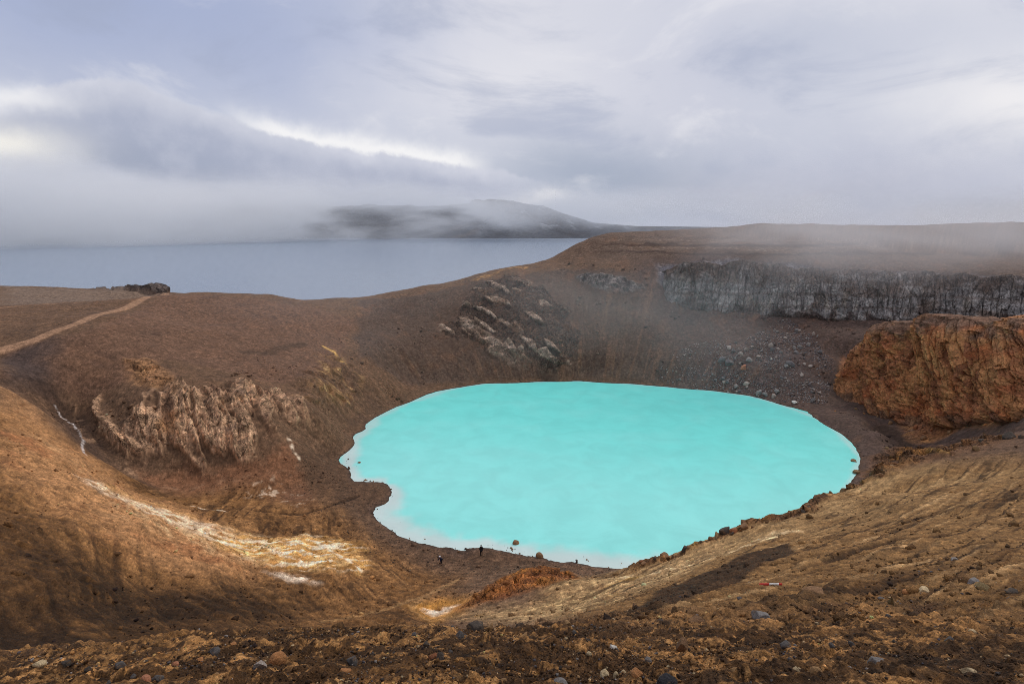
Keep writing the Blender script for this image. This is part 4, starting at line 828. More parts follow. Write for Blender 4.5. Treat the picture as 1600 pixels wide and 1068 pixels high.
def rust_colours(S, z, v, aux):  # noqa
    ID, JD, gap, st_ = aux
    C = np.empty(S.shape+(3,), f32); C[:] = srgb(168, 109, 73)
    mixc(C, sm(.45, .8, ID), (190, 130, 84), .8); mixc(C, 1-sm(.15, .4, ID), (134, 84, 58), .7); mixc(C, sm(.6, .95, JD), (198, 146, 92), .45)
    mixc(C, sm(.0, .45, fbm2(S/8, z/5, 4, 640)), (176, 96, 56), .6); mixc(C, sm(.05, .45, fbm2(S/6+20, z/5, 4, 641)), (178, 124, 78), .55)
    mixc(C, sm(.1, .5, fbm2(S/9+50, z/6, 4, 642))*sm(.6, .9, v), (140, 112, 98), .6)
    mixc(C, sm(.0, .4, fbm2(S/7+70, z/5, 4, 643))*sm(40, 60, S)*(1-sm(.3, .5, v)), (104, 64, 46), .7)
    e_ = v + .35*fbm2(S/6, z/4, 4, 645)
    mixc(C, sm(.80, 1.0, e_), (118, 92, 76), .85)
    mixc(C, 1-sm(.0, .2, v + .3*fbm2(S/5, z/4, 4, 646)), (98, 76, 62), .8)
    C *= np.exp(.22*np.clip(2.2*fbm2(S/.7, z/.5, 4, 644, .8), -2, 2))[..., None]
    return C
def grey_relief(S, z, v):
    sw = S + .6*pn2(S/4, z/5, 650)
    but = 1-2*np.abs(pn2(sw/9, z/60, 651)); fa, fj, ID = flat2(lambda a, b: facet(a/3.4, b/9, a*0, 652, 1.0), sw, z)
    fb, fk, JD = flat2(lambda a, b: facet(a/1.3, b/2.0, a*0, 653, .9), sw, z)
    crack = np.abs(pn2(sw/3.0, z/30, 654)); gap = 1-sm(0, .09, crack)
    D = 1.0 + 1.1*but + .9*fa - .9*gap - .25*(1-sm(0, .08, fj)) + .4*fb - .15*(1-sm(0, .1, fk)) + .6*fbm2(S/3, z/2, 4, 655, .65) - 1.4*sm(.7, 1.05, v + .4*fbm2(S/5, z*0, 3, 657))
    return D.astype(f32), [ID, JD, gap]
def grey_colours(S, z, v, aux):
    ID, JD, gap = aux
    C = np.empty(S.shape+(3,), f32); C[:] = srgb(146, 140, 137)
    mixc(C, sm(.5, .85, ID), (168, 161, 156), .7); mixc(C, 1-sm(.1, .35, ID), (132, 125, 122), .7); mixc(C, sm(.7, 1, JD), (170, 164, 158), .5)
    mixc(C, sm(.0, .45, fbm2(S/10, z/6, 4, 660)), (128, 106, 90), .7); mixc(C, sm(.15, .45, fbm2(S/3+9, z/9, 4, 661)), (176, 162, 146), .5)
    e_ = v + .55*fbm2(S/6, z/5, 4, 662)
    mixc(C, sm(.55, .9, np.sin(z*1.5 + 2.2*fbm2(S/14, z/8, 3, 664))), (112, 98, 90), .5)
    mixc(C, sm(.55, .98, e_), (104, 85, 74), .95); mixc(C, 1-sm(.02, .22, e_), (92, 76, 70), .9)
    C *= np.exp(.22*np.clip(2.2*fbm2(S/.8, z/.8, 4, 663, .8), -2, 2))[..., None]
    return C
M['stones'] = soil_material('loose_stones', .7, .05, .25, .88)

LABEL = {
 'grey_cliff': ('cliff', 'grey blocky basalt cliff high in the far crater wall', 'cliff'),
 'rust_cliff': ('cliff', 'rust brown layered cliff rising straight from the scree beside the turquoise pool', 'cliff'),
 'centre_outcrop': ('rock_outcrop', 'brown craggy outcrop with pale slabs breaking through the dark far slope', 'rock outcrop'),
 'badlands': ('rock_outcrop', 'fluted pinkish brown outcrop of sharp ribs above the dry gully', 'rock outcrop'),
 'orange_ridge': ('rock_outcrop', 'low orange red ridge of crumbling rock just above the beach', 'rock outcrop'),
 'small_outcrop': ('rock_outcrop', 'short band of pale grey rock under the far rim, beside the long cliff', 'rock outcrop'),
 'lava': ('lava_tongue', 'dark flat topped lava tongue ending bluntly where the dirt road tops the brow', 'lava tongue'),
 'ledge': ('rock_ledge', 'jagged orange brown ledge along the brink above the near water', 'rock ledge'),
}
for i, kd in enumerate(kinds):
    fs = faces[fc == i]
    if not len(fs): continue
    used, inv = np.unique(fs, return_inverse=True)
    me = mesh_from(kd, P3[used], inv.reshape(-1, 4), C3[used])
    if kd in LABEL:
        nm, lb, ct = LABEL[kd]; link(nm, me, M.get(kd, M['rock']), label=lb, category=ct)
    else:
        link(kd, me, M['ground'], kind='structure')

cliff('rust_cliff', RUST_BASE, RUST_TOP, int(900*Q), int(240*Q), 16., rust_relief, rust_colours)
cliff('grey_cliff', GREY_BASE, GREY_TOP, int(900*Q), int(160*Q), 5., grey_relief, grey_colours)

# ----------------------------------------------------------------- the turquoise pool
gx = np.arange(-50, 112, .5); gy = np.arange(62, 192, .5)
GX, GY = np.meshgrid(gx, gy, indexing='ij')
GX = GX.ravel().astype(f32); GY = GY.ravel().astype(f32)
depth = -H(GX, GY)
shore_d = line_dist(GX, GY, SHORE+[SHORE[0]])
inpool = (depth > -.35) & (poly_sd(GX, GY, SHORE+[SHORE[0]]) > -2.5)
gi = np.arange(len(GX)).reshape(len(gx), len(gy))
pf = np.stack([gi[:-1,:-1], gi[1:,:-1], gi[1:,1:], gi[:-1,1:]], -1).reshape(-1, 4)
pf = pf[inpool[pf].all(1)]
nw = fbm2(GX/9, GY/9, 4, 300); nw2 = fbm2(GX/3, GY/3, 3, 301)
near_side = sm(150, 85, GY) if False else 1-sm(95, 150, GY+.3*GX)
wid = 1.2 + 5.0*(1-sm(80, 100, GY+.35*GX)) + 1.5*(1-sm(-30, 0, GX))
pale = (1-sm(.15, 1.0, shore_d/(wid*np.clip(1+1.0*nw+.6*nw2, .25, 2)) )) * (.45+.55*near_side)
pale = np.maximum(pale, (1-sm(0, .5, shore_d-.15*nw2))*.7)
wc = np.empty((len(GX), 3), f32); wc[:] = srgb(114, 229, 220)
wc += sm(-.1, .5, nw)[:, None]*.3*(srgb(138, 232, 224)-wc)
wc += (near_side*.6)[:, None]*(srgb(158, 236, 230)-wc)
wc += (pale*.9)[:, None]*(srgb(205, 218, 214)-wc)
used, inv = np.unique(pf, return_inverse=True)
me = mesh_from('pool', np.stack([GX, GY, np.zeros_like(GX)], 1)[used], inv.reshape(-1, 4), wc[used])
t = NT('milky_turquoise_water'); g = t.n('ShaderNodeNewGeometry'); pos = g.outputs['Position']
at = t.n('ShaderNodeAttribute', attribute_name='tint').outputs['Color']
a = t.noise(pos, .16, 6, .62, .6).outputs[0]; b = t.noise(pos, 3.0, 4, .6).outputs[0]
k_ = t.ramp(a, .3, .7, .95, 1.06); cc = t.n('ShaderNodeCombineColor'); [t.put(cc.inputs[i], k_) for i in range(3)]
t.principled(t.mix(1, at, cc.outputs[0], 'MULTIPLY'), .35, .35, t.bump(b, .02, .5))
link('pool', me, t.m, kind='structure'); bpy.data.objects['pool'].name = 'lake'

# ----------------------------------------------------------------- the big lake behind
LZ = -15.0
V = []; n = 96
ring = [140, 300, 600, 1200, 2400, 4000, 6500, 9000]
fx = []
for r_ in ring:
    for k_ in range(n): V.append((r_*math.sin(2*math.pi*k_/n), r_*math.cos(2*math.pi*k_/n)+60, LZ))
for i in range(len(ring)-1):
    for k_ in range(n): fx.append((i*n+k_, i*n+(k_+1) % n, (i+1)*n+(k_+1) % n, (i+1)*n+k_))
t = NT('grey_blue_lake_water'); g = t.n('ShaderNodeNewGeometry'); pos = g.outputs['Position']
mp = t.n('ShaderNodeMapping'); t.put(mp.inputs[0], pos); mp.inputs['Scale'].default_value = (.6, 1.6, 1)
b = t.noise(mp.outputs[0], .25, 5, .65).outputs[0]
t.principled(rgba(srgb(116, 133, 154)), .22, .5, t.bump(b, .25, .35), IOR=1.33)
link('open_lake', mesh_from('open_lake', np.array(V, f32), np.array(fx)[:, ::-1].copy(), smooth=False), t.m, kind='structure').name = 'far_lake'

# ----------------------------------------------------------------- mountains beyond the lake
az = np.linspace(R(-60), R(60), 420); ds = np.linspace(3300, 5200, 110)
D, A = np.meshgrid(ds, az, indexing='ij'); mx = (D*np.sin(A)).astype(f32).ravel(); my = (D*np.cos(A)).astype(f32).ravel()
shore_r = 3440 + 160*pn2(np.degrees(A.ravel())/5, 0*mx, 400) + 60*pn2(np.degrees(A.ravel())/1.5, 0*mx, 401)
up = D.ravel()-shore_r
ad = np.degrees(A.ravel())
prof = np.interp(ad, [-60, -40, -30, -22, -17, -12, -7, -3, 0, 2.5, 5, 8, 12, 18, 24, 30, 60], [120, 130, 140, 150, 150, 160, 160, 180, 185, 165, 115, 66, 50, 46, 44, 44, 50])
nm_ = fbm2(mx/420, my/420, 6, 402, .55); rd = ridge3(mx/520, my/520, 0*mx, 5, 410)
mz = LZ + np.where(up > 0, np.minimum(up*.33, prof*(1+.25*nm_+.10*rd)*sm(0, 900, up)+up*.05)*(.75+.35*rd) + 12*nm_*sm(0, 100, up), up*.05)
mz = np.where(up > 0, np.minimum(mz, LZ+prof*1.45), mz)
mc = np.empty((len(mx), 3), f32); mc[:] = srgb(98, 100, 112)  # rock colour lightened and blued, distance haze put into it
mc += sm(0, .5, nm_)[:, None]*.6*(srgb(110, 92, 84)-mc)
patch = sm(.33, .45, fbm2(mx/90, my/260, 4, 420)+.1*rd)*sm(30, 90, mz-LZ)*sm(-6, 2, ad)
mc += (patch*.8)[:, None]*(srgb(215, 220, 230)-mc)
tan_s = sm(.0, .3, nm_)*sm(-8, -5, ad)*(1-sm(-1, 1, ad))*(1-sm(60, 110, mz-LZ))
mc += (tan_s*.6)[:, None]*(srgb(150, 128, 116)-mc)
gi = np.arange(len(mx)).reshape(D.shape)
mf = np.stack([gi[:-1,:-1], gi[:-1,1:], gi[1:,1:], gi[1:,:-1]], -1).reshape(-1, 4)
link('mountains', mesh_from('mountains', np.stack([mx, my, mz], 1), mf[:, ::-1].copy(), mc), soil_material('hazed_mountain_rock', .02, 2., .1), kind='structure')

# ----------------------------------------------------------------- stones
import bmesh
RC = dict(orange=(190,130,80), pale=(176,160,148), slate=(98,92,89), rust=(156,98,64), dark=(74,64,56), tan=(176,136,92), pink=(196,132,98), white=(222,214,202),
          cream=(212,186,144), grey=(138,132,128), brown=(132,98,68), black=(46,44,48), blue=(80,80,88), olive=(128,108,72), slatefar=(108,103,102), tanwet=(136,108,74))
def rock_material(c):
    t = NT(c+'_stone'); tc = t.n('ShaderNodeTexCoord').outputs['Object']; oi = t.n('ShaderNodeObjectInfo').outputs['Random']
    a = t.noise(tc, 2.2, 6, .65).outputs[0]; b = t.noise(tc, 9, 5, .7).outputs[0]
    v = t.math('ADD', t.math('MULTIPLY', a, .6), t.math('MULTIPLY', b, .4))
    k_ = t.math('MULTIPLY', t.ramp(v, .3, .7, .6, 1.4), t.math('ADD', t.math('MULTIPLY', oi, .3), .85))
    cc = t.n('ShaderNodeCombineColor'); [t.put(cc.inputs[i], k_) for i in range(3)]
    col = t.mix(1, rgba(srgb(*RC[c])), cc.outputs[0], 'MULTIPLY')
    dust = t.ramp(t.noise(tc, 1.4, 4, .6).outputs[0], .52, .66, 0, .55)
    col = t.mix(dust, col, rgba(srgb(140, 104, 66) if c not in ('slatefar', 'pale', 'white') else srgb(140, 130, 122)))
    t.principled(col, .8, .3, t.bump(v, .12, .8)); return t.m
RM = {c: rock_material(c) for c in RC}
def rock_verts(shape, seed, sub=3):
    rng = np.random.RandomState(seed); bm = bmesh.new(); bmesh.ops.create_icosphere(bm, subdivisions=sub, radius=1.0)
    v = np.array([q.co[:] for q in bm.verts], f32); fq = np.array([[q.index for q in f.verts] for f in bm.faces]); bm.free()
    if shape == 'spike': v[:, :2] *= (1-.45*np.clip(v[:, 2:3], -1, 1)*.9)
    for _ in range({'round': 7, 'angular': 15, 'slab': 12, 'spike': 12}[shape]):
        nrm = rng.normal(size=3); nrm /= np.linalg.norm(nrm); d = rng.uniform(.72, .92) if shape == 'round' else rng.uniform(.42, .78)
        s = v@nrm-d; v -= np.where(s > 0, s, 0)[:, None]*nrm[None]*(.6 if shape == 'round' else .97)
    if shape == 'slab': v[:, 2] = np.clip(v[:, 2], -.75, .62)
    o = rng.uniform(0, 50)
    v += v*((.10 if shape == 'round' else .13)*fbm3(v[:,0]*1.4+o, v[:,1]*1.4, v[:,2]*1.4, 4, seed, .6))[:, None]
    v /= np.abs(v).max(0)[None]
    return v, fq
RMESH = {}
def rock_mesh(shape, c, var):
    key = (shape, c, var)
    if key not in RMESH:
        v, fq = rock_verts(shape, 37*var + {'round': 1, 'angular': 2, 'slab': 3, 'spike': 4}[shape]*1000)
        me = mesh_from(f'{shape}_{c}_stone', v, fq, smooth=(shape == 'round')); me.materials.append(RM[c]); RMESH[key] = me
    return RMESH[key]
def put_rock(name, x, y, w, h, c, shape, label, cat, group=None, sink=.35, var=None, z=None):
    o = bpy.data.objects.new(name, rock_mesh(shape, c, random.randrange(5) if var is None else var)); COL.objects.link(o)
    zz = max(grid_at(x, y), -.25 if abs(x) < 300 else 0) if z is None else z
    hh = h/2*1.35
    o.scale = (w/2, w/2*random.uniform(.75, 1.1), hh); o.rotation_euler = (random.uniform(-.2, .2), random.uniform(-.2, .2), random.uniform(-.4, .4) if shape == 'slab' else random.uniform(0, 6.28))
    o.location = (x, y, zz+hh*(1-2*sink)); o['label'] = label; o['category'] = cat
    if group: o['group'] = group
    return o
for i, (x, y, w, h, c, shape, lab) in enumerate(ROCKS):
    put_rock('boulder' if w > .45 else 'stone', x, y, w, h, c, shape, lab, 'boulder' if w > .45 else 'stone', var=i % 5)

rng = np.random.RandomState(3)
# loose stones on the near slope
kinds_fg = [('slate', 'bluish grey'), ('dark', 'dark brown'), ('cream', 'cream coloured'), ('tan', 'tan'), ('grey', 'mid grey'), ('orange', 'orange')]
cnt = 0
while cnt < 210:
    r_ = 4.6*(24/4.6)**rng.uniform()**1.15; a_ = rng.uniform(R(-44), R(44)); x, y = r_*math.sin(a_), r_*math.cos(a_)
    if r_ > 13 and x < 2: continue
    if pn2(np.array([x/1.6]), np.array([y/1.6]), 500)[0] < -.12: continue
    w = .028*(1+rng.pareto(2.2))*(r_/7)**.5; w = min(w, .16*(r_/7)**.6)
    c, word = kinds_fg[rng.choice(6, p=[.27, .16, .2, .2, .12, .05])]
    put_rock('stone', x, y, w, w*rng.uniform(.5, .85), c, ['angular', 'round', 'slab'][rng.choice(3, p=[.75, .1, .15])], f'small {word} stone strewn on the crumbly near slope', 'stone', f'{word} stones strewn on the near slope', sink=.3)
    cnt += 1
# blocks on the far scree
cnt = 0
while cnt < 36:
    k_ = rng.randint(1, len(RUST_BASE)-2); f_ = rng.uniform(); a_ = RUST_BASE[k_]; b_ = RUST_BASE[k_+1]; dd = abs(rng.normal(0, 4))
    x = a_[0]*(1-f_)+b_[0]*f_ - dd*.85; y = a_[1]*(1-f_)+b_[1]*f_ - dd*.3
    w = min(.45*(1+rng.pareto(2.4)), 1.9)
    put_rock('boulder', x, y, w, w*.75, ['brown', 'rust', 'orange', 'tanwet'][rng.choice(4, p=[.3, .35, .15, .2])], 'angular', 'rust coloured block fallen at the foot of the rust brown cliff', 'boulder', 'fallen blocks at the foot of the rust cliff', sink=.3); cnt += 1
def in_poly(nm, x, y): return poly_sd(np.array([x], f32), np.array([y], f32), POLYGONS[nm])[0]
cnt = 0
while cnt < 150:
    x, y = rng.uniform(48, 108), rng.uniform(158, 202)
    if in_poly('talusgrey', x, y) < -2: continue
    if pn2(np.array([x/9]), np.array([y/9]), 510)[0] < rng.uniform(-.5, .35): continue
    z_ = grid_at(x, y)
    if z_ < .1: continue
    w = min(.45*(1+rng.pareto(2.6)), 1.7)
    c, word = [('pale', 'pale'), ('grey', 'grey'), ('slatefar', 'dark slate')][rng.choice(3, p=[.22, .38, .4])]
    put_rock('boulder', x, y, w, w*rng.uniform(.5, .9), c, ['angular', 'slab'][rng.choice(2, p=[.7, .3])], f'{word} block scattered on the far scree under the grey cliff', 'boulder', f'{word} blocks on the far scree', sink=.25)
    cnt += 1
# stones along the near water line
cnt = 0
SP = [p_ for p_ in SHORE[:19]]
while cnt < 70:
    k_ = rng.randint(0, 18); f_ = rng.uniform(); x = SP[k_][0]*(1-f_)+SP[k_+1][0]*f_ + rng.normal(0, .7); y = SP[k_][1]*(1-f_)+SP[k_+1][1]*f_ + abs(rng.normal(0, .9))-.3
    w = min(.16*(1+rng.pareto(2.5)), .5)
    put_rock('stone', x, y, w, w*.7, ['dark', 'brown'][rng.randint(2)], 'angular', 'small dark stone along the near water line', 'stone', 'stones along the near water line', sink=.3, z=max(grid_at(x, y), -.05))
    cnt += 1
# blocks broken off the ledge along the brink
cnt = 0
while cnt < 40:
    pts, w0 = STROKES['ledge']; k_ = rng.randint(0, len(pts)-1); f_ = rng.uniform()
    x = pts[k_][0]*(1-f_)+pts[k_+1][0]*f_ + rng.normal(0, .8); y = pts[k_][1]*(1-f_)+pts[k_+1][1]*f_ + rng.normal(0, .8)
    w = min(.5*(1+rng.pareto(2.5)), 1.6)
    put_rock('boulder', x, y, w, w*.75, ['brown', 'rust', 'dark', 'tanwet'][rng.choice(4, p=[.4, .2, .2, .2])], 'angular', 'rust brown block broken from the ledge on the brink', 'boulder', 'blocks along the ledge on the brink', sink=.35); cnt += 1
cnt = 0
while cnt < 24:
    x, y = rng.uniform(52, 94), rng.uniform(78, 124)
    if in_poly('jumble', x, y) < -1.5: continue
    w = min(.6*(1+rng.pareto(2.5)), 2.0)
    put_rock('boulder', x, y, w, w*.7, ['brown', 'rust', 'dark', 'tanwet'][rng.choice(4)], 'angular', 'rough brown block in the jumble below the rust cliff', 'boulder', 'blocks jumbled below the rust cliff', sink=.35); cnt += 1

def heap(name, spots, cols, seed, kind='stuff'):
    # many small stones in one mesh
    base_v = [rock_verts(s, 9000+i, 1) for i, s in enumerate(('angular', 'round', 'angular', 'slab'))]
    VV = []; FF = []; TT = []; off = 0; rg = np.random.RandomState(seed)
    for (x, y, z, w) in spots:
        v, fq = base_v[rg.randint(4)]; e = Euler((rg.uniform(-.4, .4), rg.uniform(-.4, .4), rg.uniform(0, 6.28))).to_matrix()
        v = (v*np.array([w/2, w/2*rg.uniform(.7, 1), w/2*rg.uniform(.5, .9)]))@np.array(e).T + np.array([x, y, z+w*.12])
        VV.append(v); FF.append(fq+off); off += len(v); c = cols[rg.randint(len(cols))]
        TT.append(np.repeat((srgb(*c)*rg.uniform(.8, 1.2))[None], len(v), 0))
    link(name, mesh_from(name, np.concatenate(VV), np.concatenate(FF), np.concatenate(TT).astype(f32), smooth=False), M['stones'], kind=kind)
sp = []
while len(sp) < 5200:
    r_ = 4.2*(30/4.2)**rng.uniform(); a_ = rng.uniform(R(-46), R(46)); x, y = r_*math.sin(a_), r_*math.cos(a_)
    if r_ > 14 and x < 1: continue
    if pn2(np.array([x/1.1]), np.array([y/1.1]), 520)[0] < rng.uniform(-.5, .5): continue
    sp.append((x, y, grid_at(x, y), .012*(1+rng.pareto(2.5))*(r_/7)**.7))
sp = [(x, y, z, min(w, .05*(math.hypot(x, y)/7)**.7)) for x, y, z, w in sp]
heap('gravel', sp, [(84,80,86), (70,58,48), (190,160,120), (160,118,74), (150,140,134), (120,86,54), (100,92,90)], 11)
sp = []
while len(sp) < 6000:
    x, y = rng.uniform(46, 110), rng.uniform(155, 205)
    d_ = in_poly('talusgrey', x, y)
    if d_ < -4 or pn2(np.array([x/8]), np.array([y/8]), 530)[0] < rng.uniform(-.7, .4): continue
    z = grid_at(x, y)
    if z < .05: continue
    sp.append((x, y, z, min(.18*(1+rng.pareto(3)), .6)))
heap('rubble', sp, [(114,110,112), (146,140,138), (90,86,90), (178,168,160), (104,92,86)], 12)
sp = []
while len(sp) < 2600:
    x, y = rng.uniform(-46, 30), rng.uniform(66, 124)
    if in_poly('beach', x, y) < -3: continue
    z = grid_at(x, y)
    if z < -.05: continue
    sp.append((x, y, z, min(.08*(1+rng.pareto(3)), .3)))
heap('pebbles', sp, [(84,70,58), (110,88,68), (70,58,50), (128,108,88)], 13)

def colour_at(x, y):
    i = min(int(np.searchsorted(rad, math.hypot(x, y))), NR-1); j = min(int(np.searchsorted(fine, math.atan2(x, y))), len(fine)-1)
    return C3[i*NA+j]
def scatter(name, n, r0, r1, a0, a1, w0, wmax, seed, ok, power=1.0):
    rg = np.random.RandomState(seed); VV = []; FF = []; TT = []; off = 0; cnt = 0
    shapes = [rock_verts(s, 9100+i, 0 if w0 < .2 and False else 1) for i, s in enumerate(('angular', 'angular', 'slab', 'spike'))]
    while cnt < n:
        r_ = r0*(r1/r0)**(rg.uniform()**power); a_ = rg.uniform(R(a0), R(a1)); x, y = r_*math.sin(a_), r_*math.cos(a_)
        if not ok(x, y, rg): continue
        z = grid_at(x, y)
        if z < .15: continue
        w = min(w0*(1+rg.pareto(2.6)), wmax)*(r_/60)**.45
        v, fq = shapes[rg.randint(4)]; e = Euler((rg.uniform(-.5, .5), rg.uniform(-.5, .5), rg.uniform(0, 6.28))).to_matrix()
        VV.append((v*np.array([w/2, w/2*rg.uniform(.6, 1), w/2*rg.uniform(.45, .85)]))@np.array(e).T + np.array([x, y, z+w*.10])); FF.append(fq+off); off += len(v)
        c = colour_at(x, y)*rg.choice([.55, .75, .95, 1.3, 1.7]); TT.append(np.repeat(np.clip(c, .01, .6)[None], len(v), 0)); cnt += 1
    link(name, mesh_from(name, np.concatenate(VV), np.concatenate(FF), np.concatenate(TT).astype(f32), smooth=False), M['stones'], kind='stuff')
Zb_at = grid_at
NZ = lambda x, y, s, sd: pn2(np.array([x/s]), np.array([y/s]), sd)[0]
scatter('scree', 5200, 14, 105, -44, 46, .16, .9, 21, lambda x, y, g: NZ(x, y, 5, 540) > g.uniform(-.6, .4))
scatter('scree', 2600, 105, 240, -45, 45, .17, .9, 22, lambda x, y, g: NZ(x, y, 9, 541) > g.uniform(.0, .5) and (Zb_at(x, y) < 17 or x > 20), .8)
scatter('gravel', 15000, 4.0, 24, -45, 46, .055, .22, 23, lambda x, y, g: NZ(x, y, .9, 542) > g.uniform(-.7, .3))

# ----------------------------------------------------------------- two people on the beach
def plain(name, c, rough=.8):
    t = NT(name); tc = t.n('ShaderNodeTexCoord').outputs['Object']
    a = t.noise(tc, 14, 4, .6).outputs[0]; k_ = t.ramp(a, .3, .7, .8, 1.2); cc = t.n('ShaderNodeCombineColor'); [t.put(cc.inputs[i], k_) for i in range(3)]
    t.principled(t.mix(1, rgba(srgb(*c)), cc.outputs[0], 'MULTIPLY'), rough, .3); return t.m
CLOTH = {'black': plain('black_cloth', (26, 26, 30)), 'navy': plain('navy_cloth', (26, 34, 62)), 'skin': plain('skin', (196, 150, 124), .6), 'white': plain('white_knit', (232, 232, 236)), 'hair': plain('dark_hair', (40, 30, 24)), 'boot': plain('boot_leather', (50, 40, 34)), 'grey': plain('grey_cloth', (60, 62, 70))}
def skin_mesh(name, joints, bones, radii, sub=2, root=0):
    me = bpy.data.meshes.new(name); me.from_pydata([Vector(j) for j in joints], bones, []); me.update()
    o = bpy.data.objects.new(name, me); COL.objects.link(o)
    o.modifiers.new('skin', 'SKIN'); sd = o.modifiers.new('sub', 'SUBSURF'); sd.levels = sub; sd.render_levels = sub
    for i, r_ in enumerate(radii):
        r_ = r_ if isinstance(r_, tuple) else (r_, r_)
        me.skin_vertices[0].data[i].radius = r_; me.skin_vertices[0].data[i].use_root = (i == root)
    dg = bpy.context.evaluated_depsgraph_get(); dg.update()
    out = bpy.data.meshes.new_from_object(o.evaluated_get(dg)); out.name = name
    bpy.data.objects.remove(o); bpy.data.meshes.remove(me)
    for p_ in out.polygons: p_.use_smooth = True
    out.materials.clear()
    return out
def joints_of(pose):
    # metres, person faces +y, left is -x
    hip = Vector((0, 0, pose['hip'])); lean = pose['lean']; up = Vector((0, math.sin(lean), math.cos(lean)))
    waist = hip+up*.14; chest = hip+up*.36; neck = hip+up*.54; nk2 = neck+Vector((0, .02, .07)); head = nk2+Vector((0, .03, .09)); crown = head+Vector((0, 0, .10))
    J = [hip, waist, chest, neck, nk2, head, crown]; B = [(0,1), (1,2), (2,3), (3,4), (4,5), (5,6)]
    Rr = [(.155, .12), (.145, .11), (.175, .125), (.09, .08), (.055, .058), (.082, .10), (.062, .075)]
    def chain(start, pts, rads):
        p_ = start
        for q_, r_ in zip(pts, rads): J.append(Vector(q_)); Rr.append(r_); B.append((p_, len(J)-1)); p_ = len(J)-1
        return p_
    ends = {}
    for s in (-1, 1):
        sh = neck-up*.05+Vector((s*.19, 0, 0)); el, wr = [Vector(v) for v in pose['arm'][s]]
        el = sh+el; wr = el+wr; hd = wr+(wr-el).normalized()*.09
        e = chain(3, [sh, el, wr, hd], [.066, .05, .038, .034]); ends[s] = (wr, hd)
        hp = hip+Vector((s*.095, 0, -.05)); kn_, ank = [Vector(v) for v in pose['leg'][s]]
        kn_ = hp+kn_; ank = kn_+ank; toe = ank+Vector((0, .17, -.055)); 
        chain(0, [hp, kn_, ank, toe], [(.095, .10), (.066, .07), (.05, .055), (.045, .035)])
    return J, B, Rr, dict(head=head, crown=crown, neck=nk2, up=up, hip=hip, ends=ends)
def ball(name, parent, c, r_, mat, sc=(1, 1, 1), seed=1, cut=None):
    bm = bmesh.new(); bmesh.ops.create_icosphere(bm, subdivisions=3, radius=r_)
    if cut is not None: bmesh.ops.delete(bm, geom=[f for f in bm.faces if f.calc_center_median().z < cut[0] and f.calc_center_median().y > cut[1]], context='FACES')
    for v in bm.verts: v.co = Vector((v.co.x*sc[0], v.co.y*sc[1], v.co.z*sc[2]))+Vector(c)
    me = bpy.data.meshes.new(name); bm.to_mesh(me); bm.free()
    for p_ in me.polygons: p_.use_smooth = True
    return link(name, me, mat, parent)
def hands(root, info_):
    for s in (-1, 1):
        wr, hd = info_['ends'][s]; d_ = (hd-wr).normalized(); side = Vector((0, 1, 0)) if abs(d_.y) < .8 else Vector((0, 0, 1))
        side = (side-d_*side.dot(d_)).normalized(); nrm = d_.cross(side)
        J = [wr, wr+d_*.05]; B = [(0, 1)]; Rr = [.026, .03]
        for k_, ln in enumerate((.075, .085, .08, .062)):
            o_ = side*(.03-.02*k_); J += [wr+d_*.085+o_, wr+d_*(.085+ln*.55)+o_+nrm*.008*s, wr+d_*(.085+ln)+o_+nrm*.03*s]; b0 = len(J)-3
            B += [(1, b0), (b0, b0+1), (b0+1, b0+2)]; Rr += [.010, .009, .008]
        J += [wr+d_*.05+side*.045, wr+d_*.085+side*.06]; B += [(1, len(J)-2), (len(J)-2, len(J)-1)]; Rr += [.011, .009]
        link('hand', skin_mesh('hand', J, B, Rr, 1), CLOTH['skin'], root)
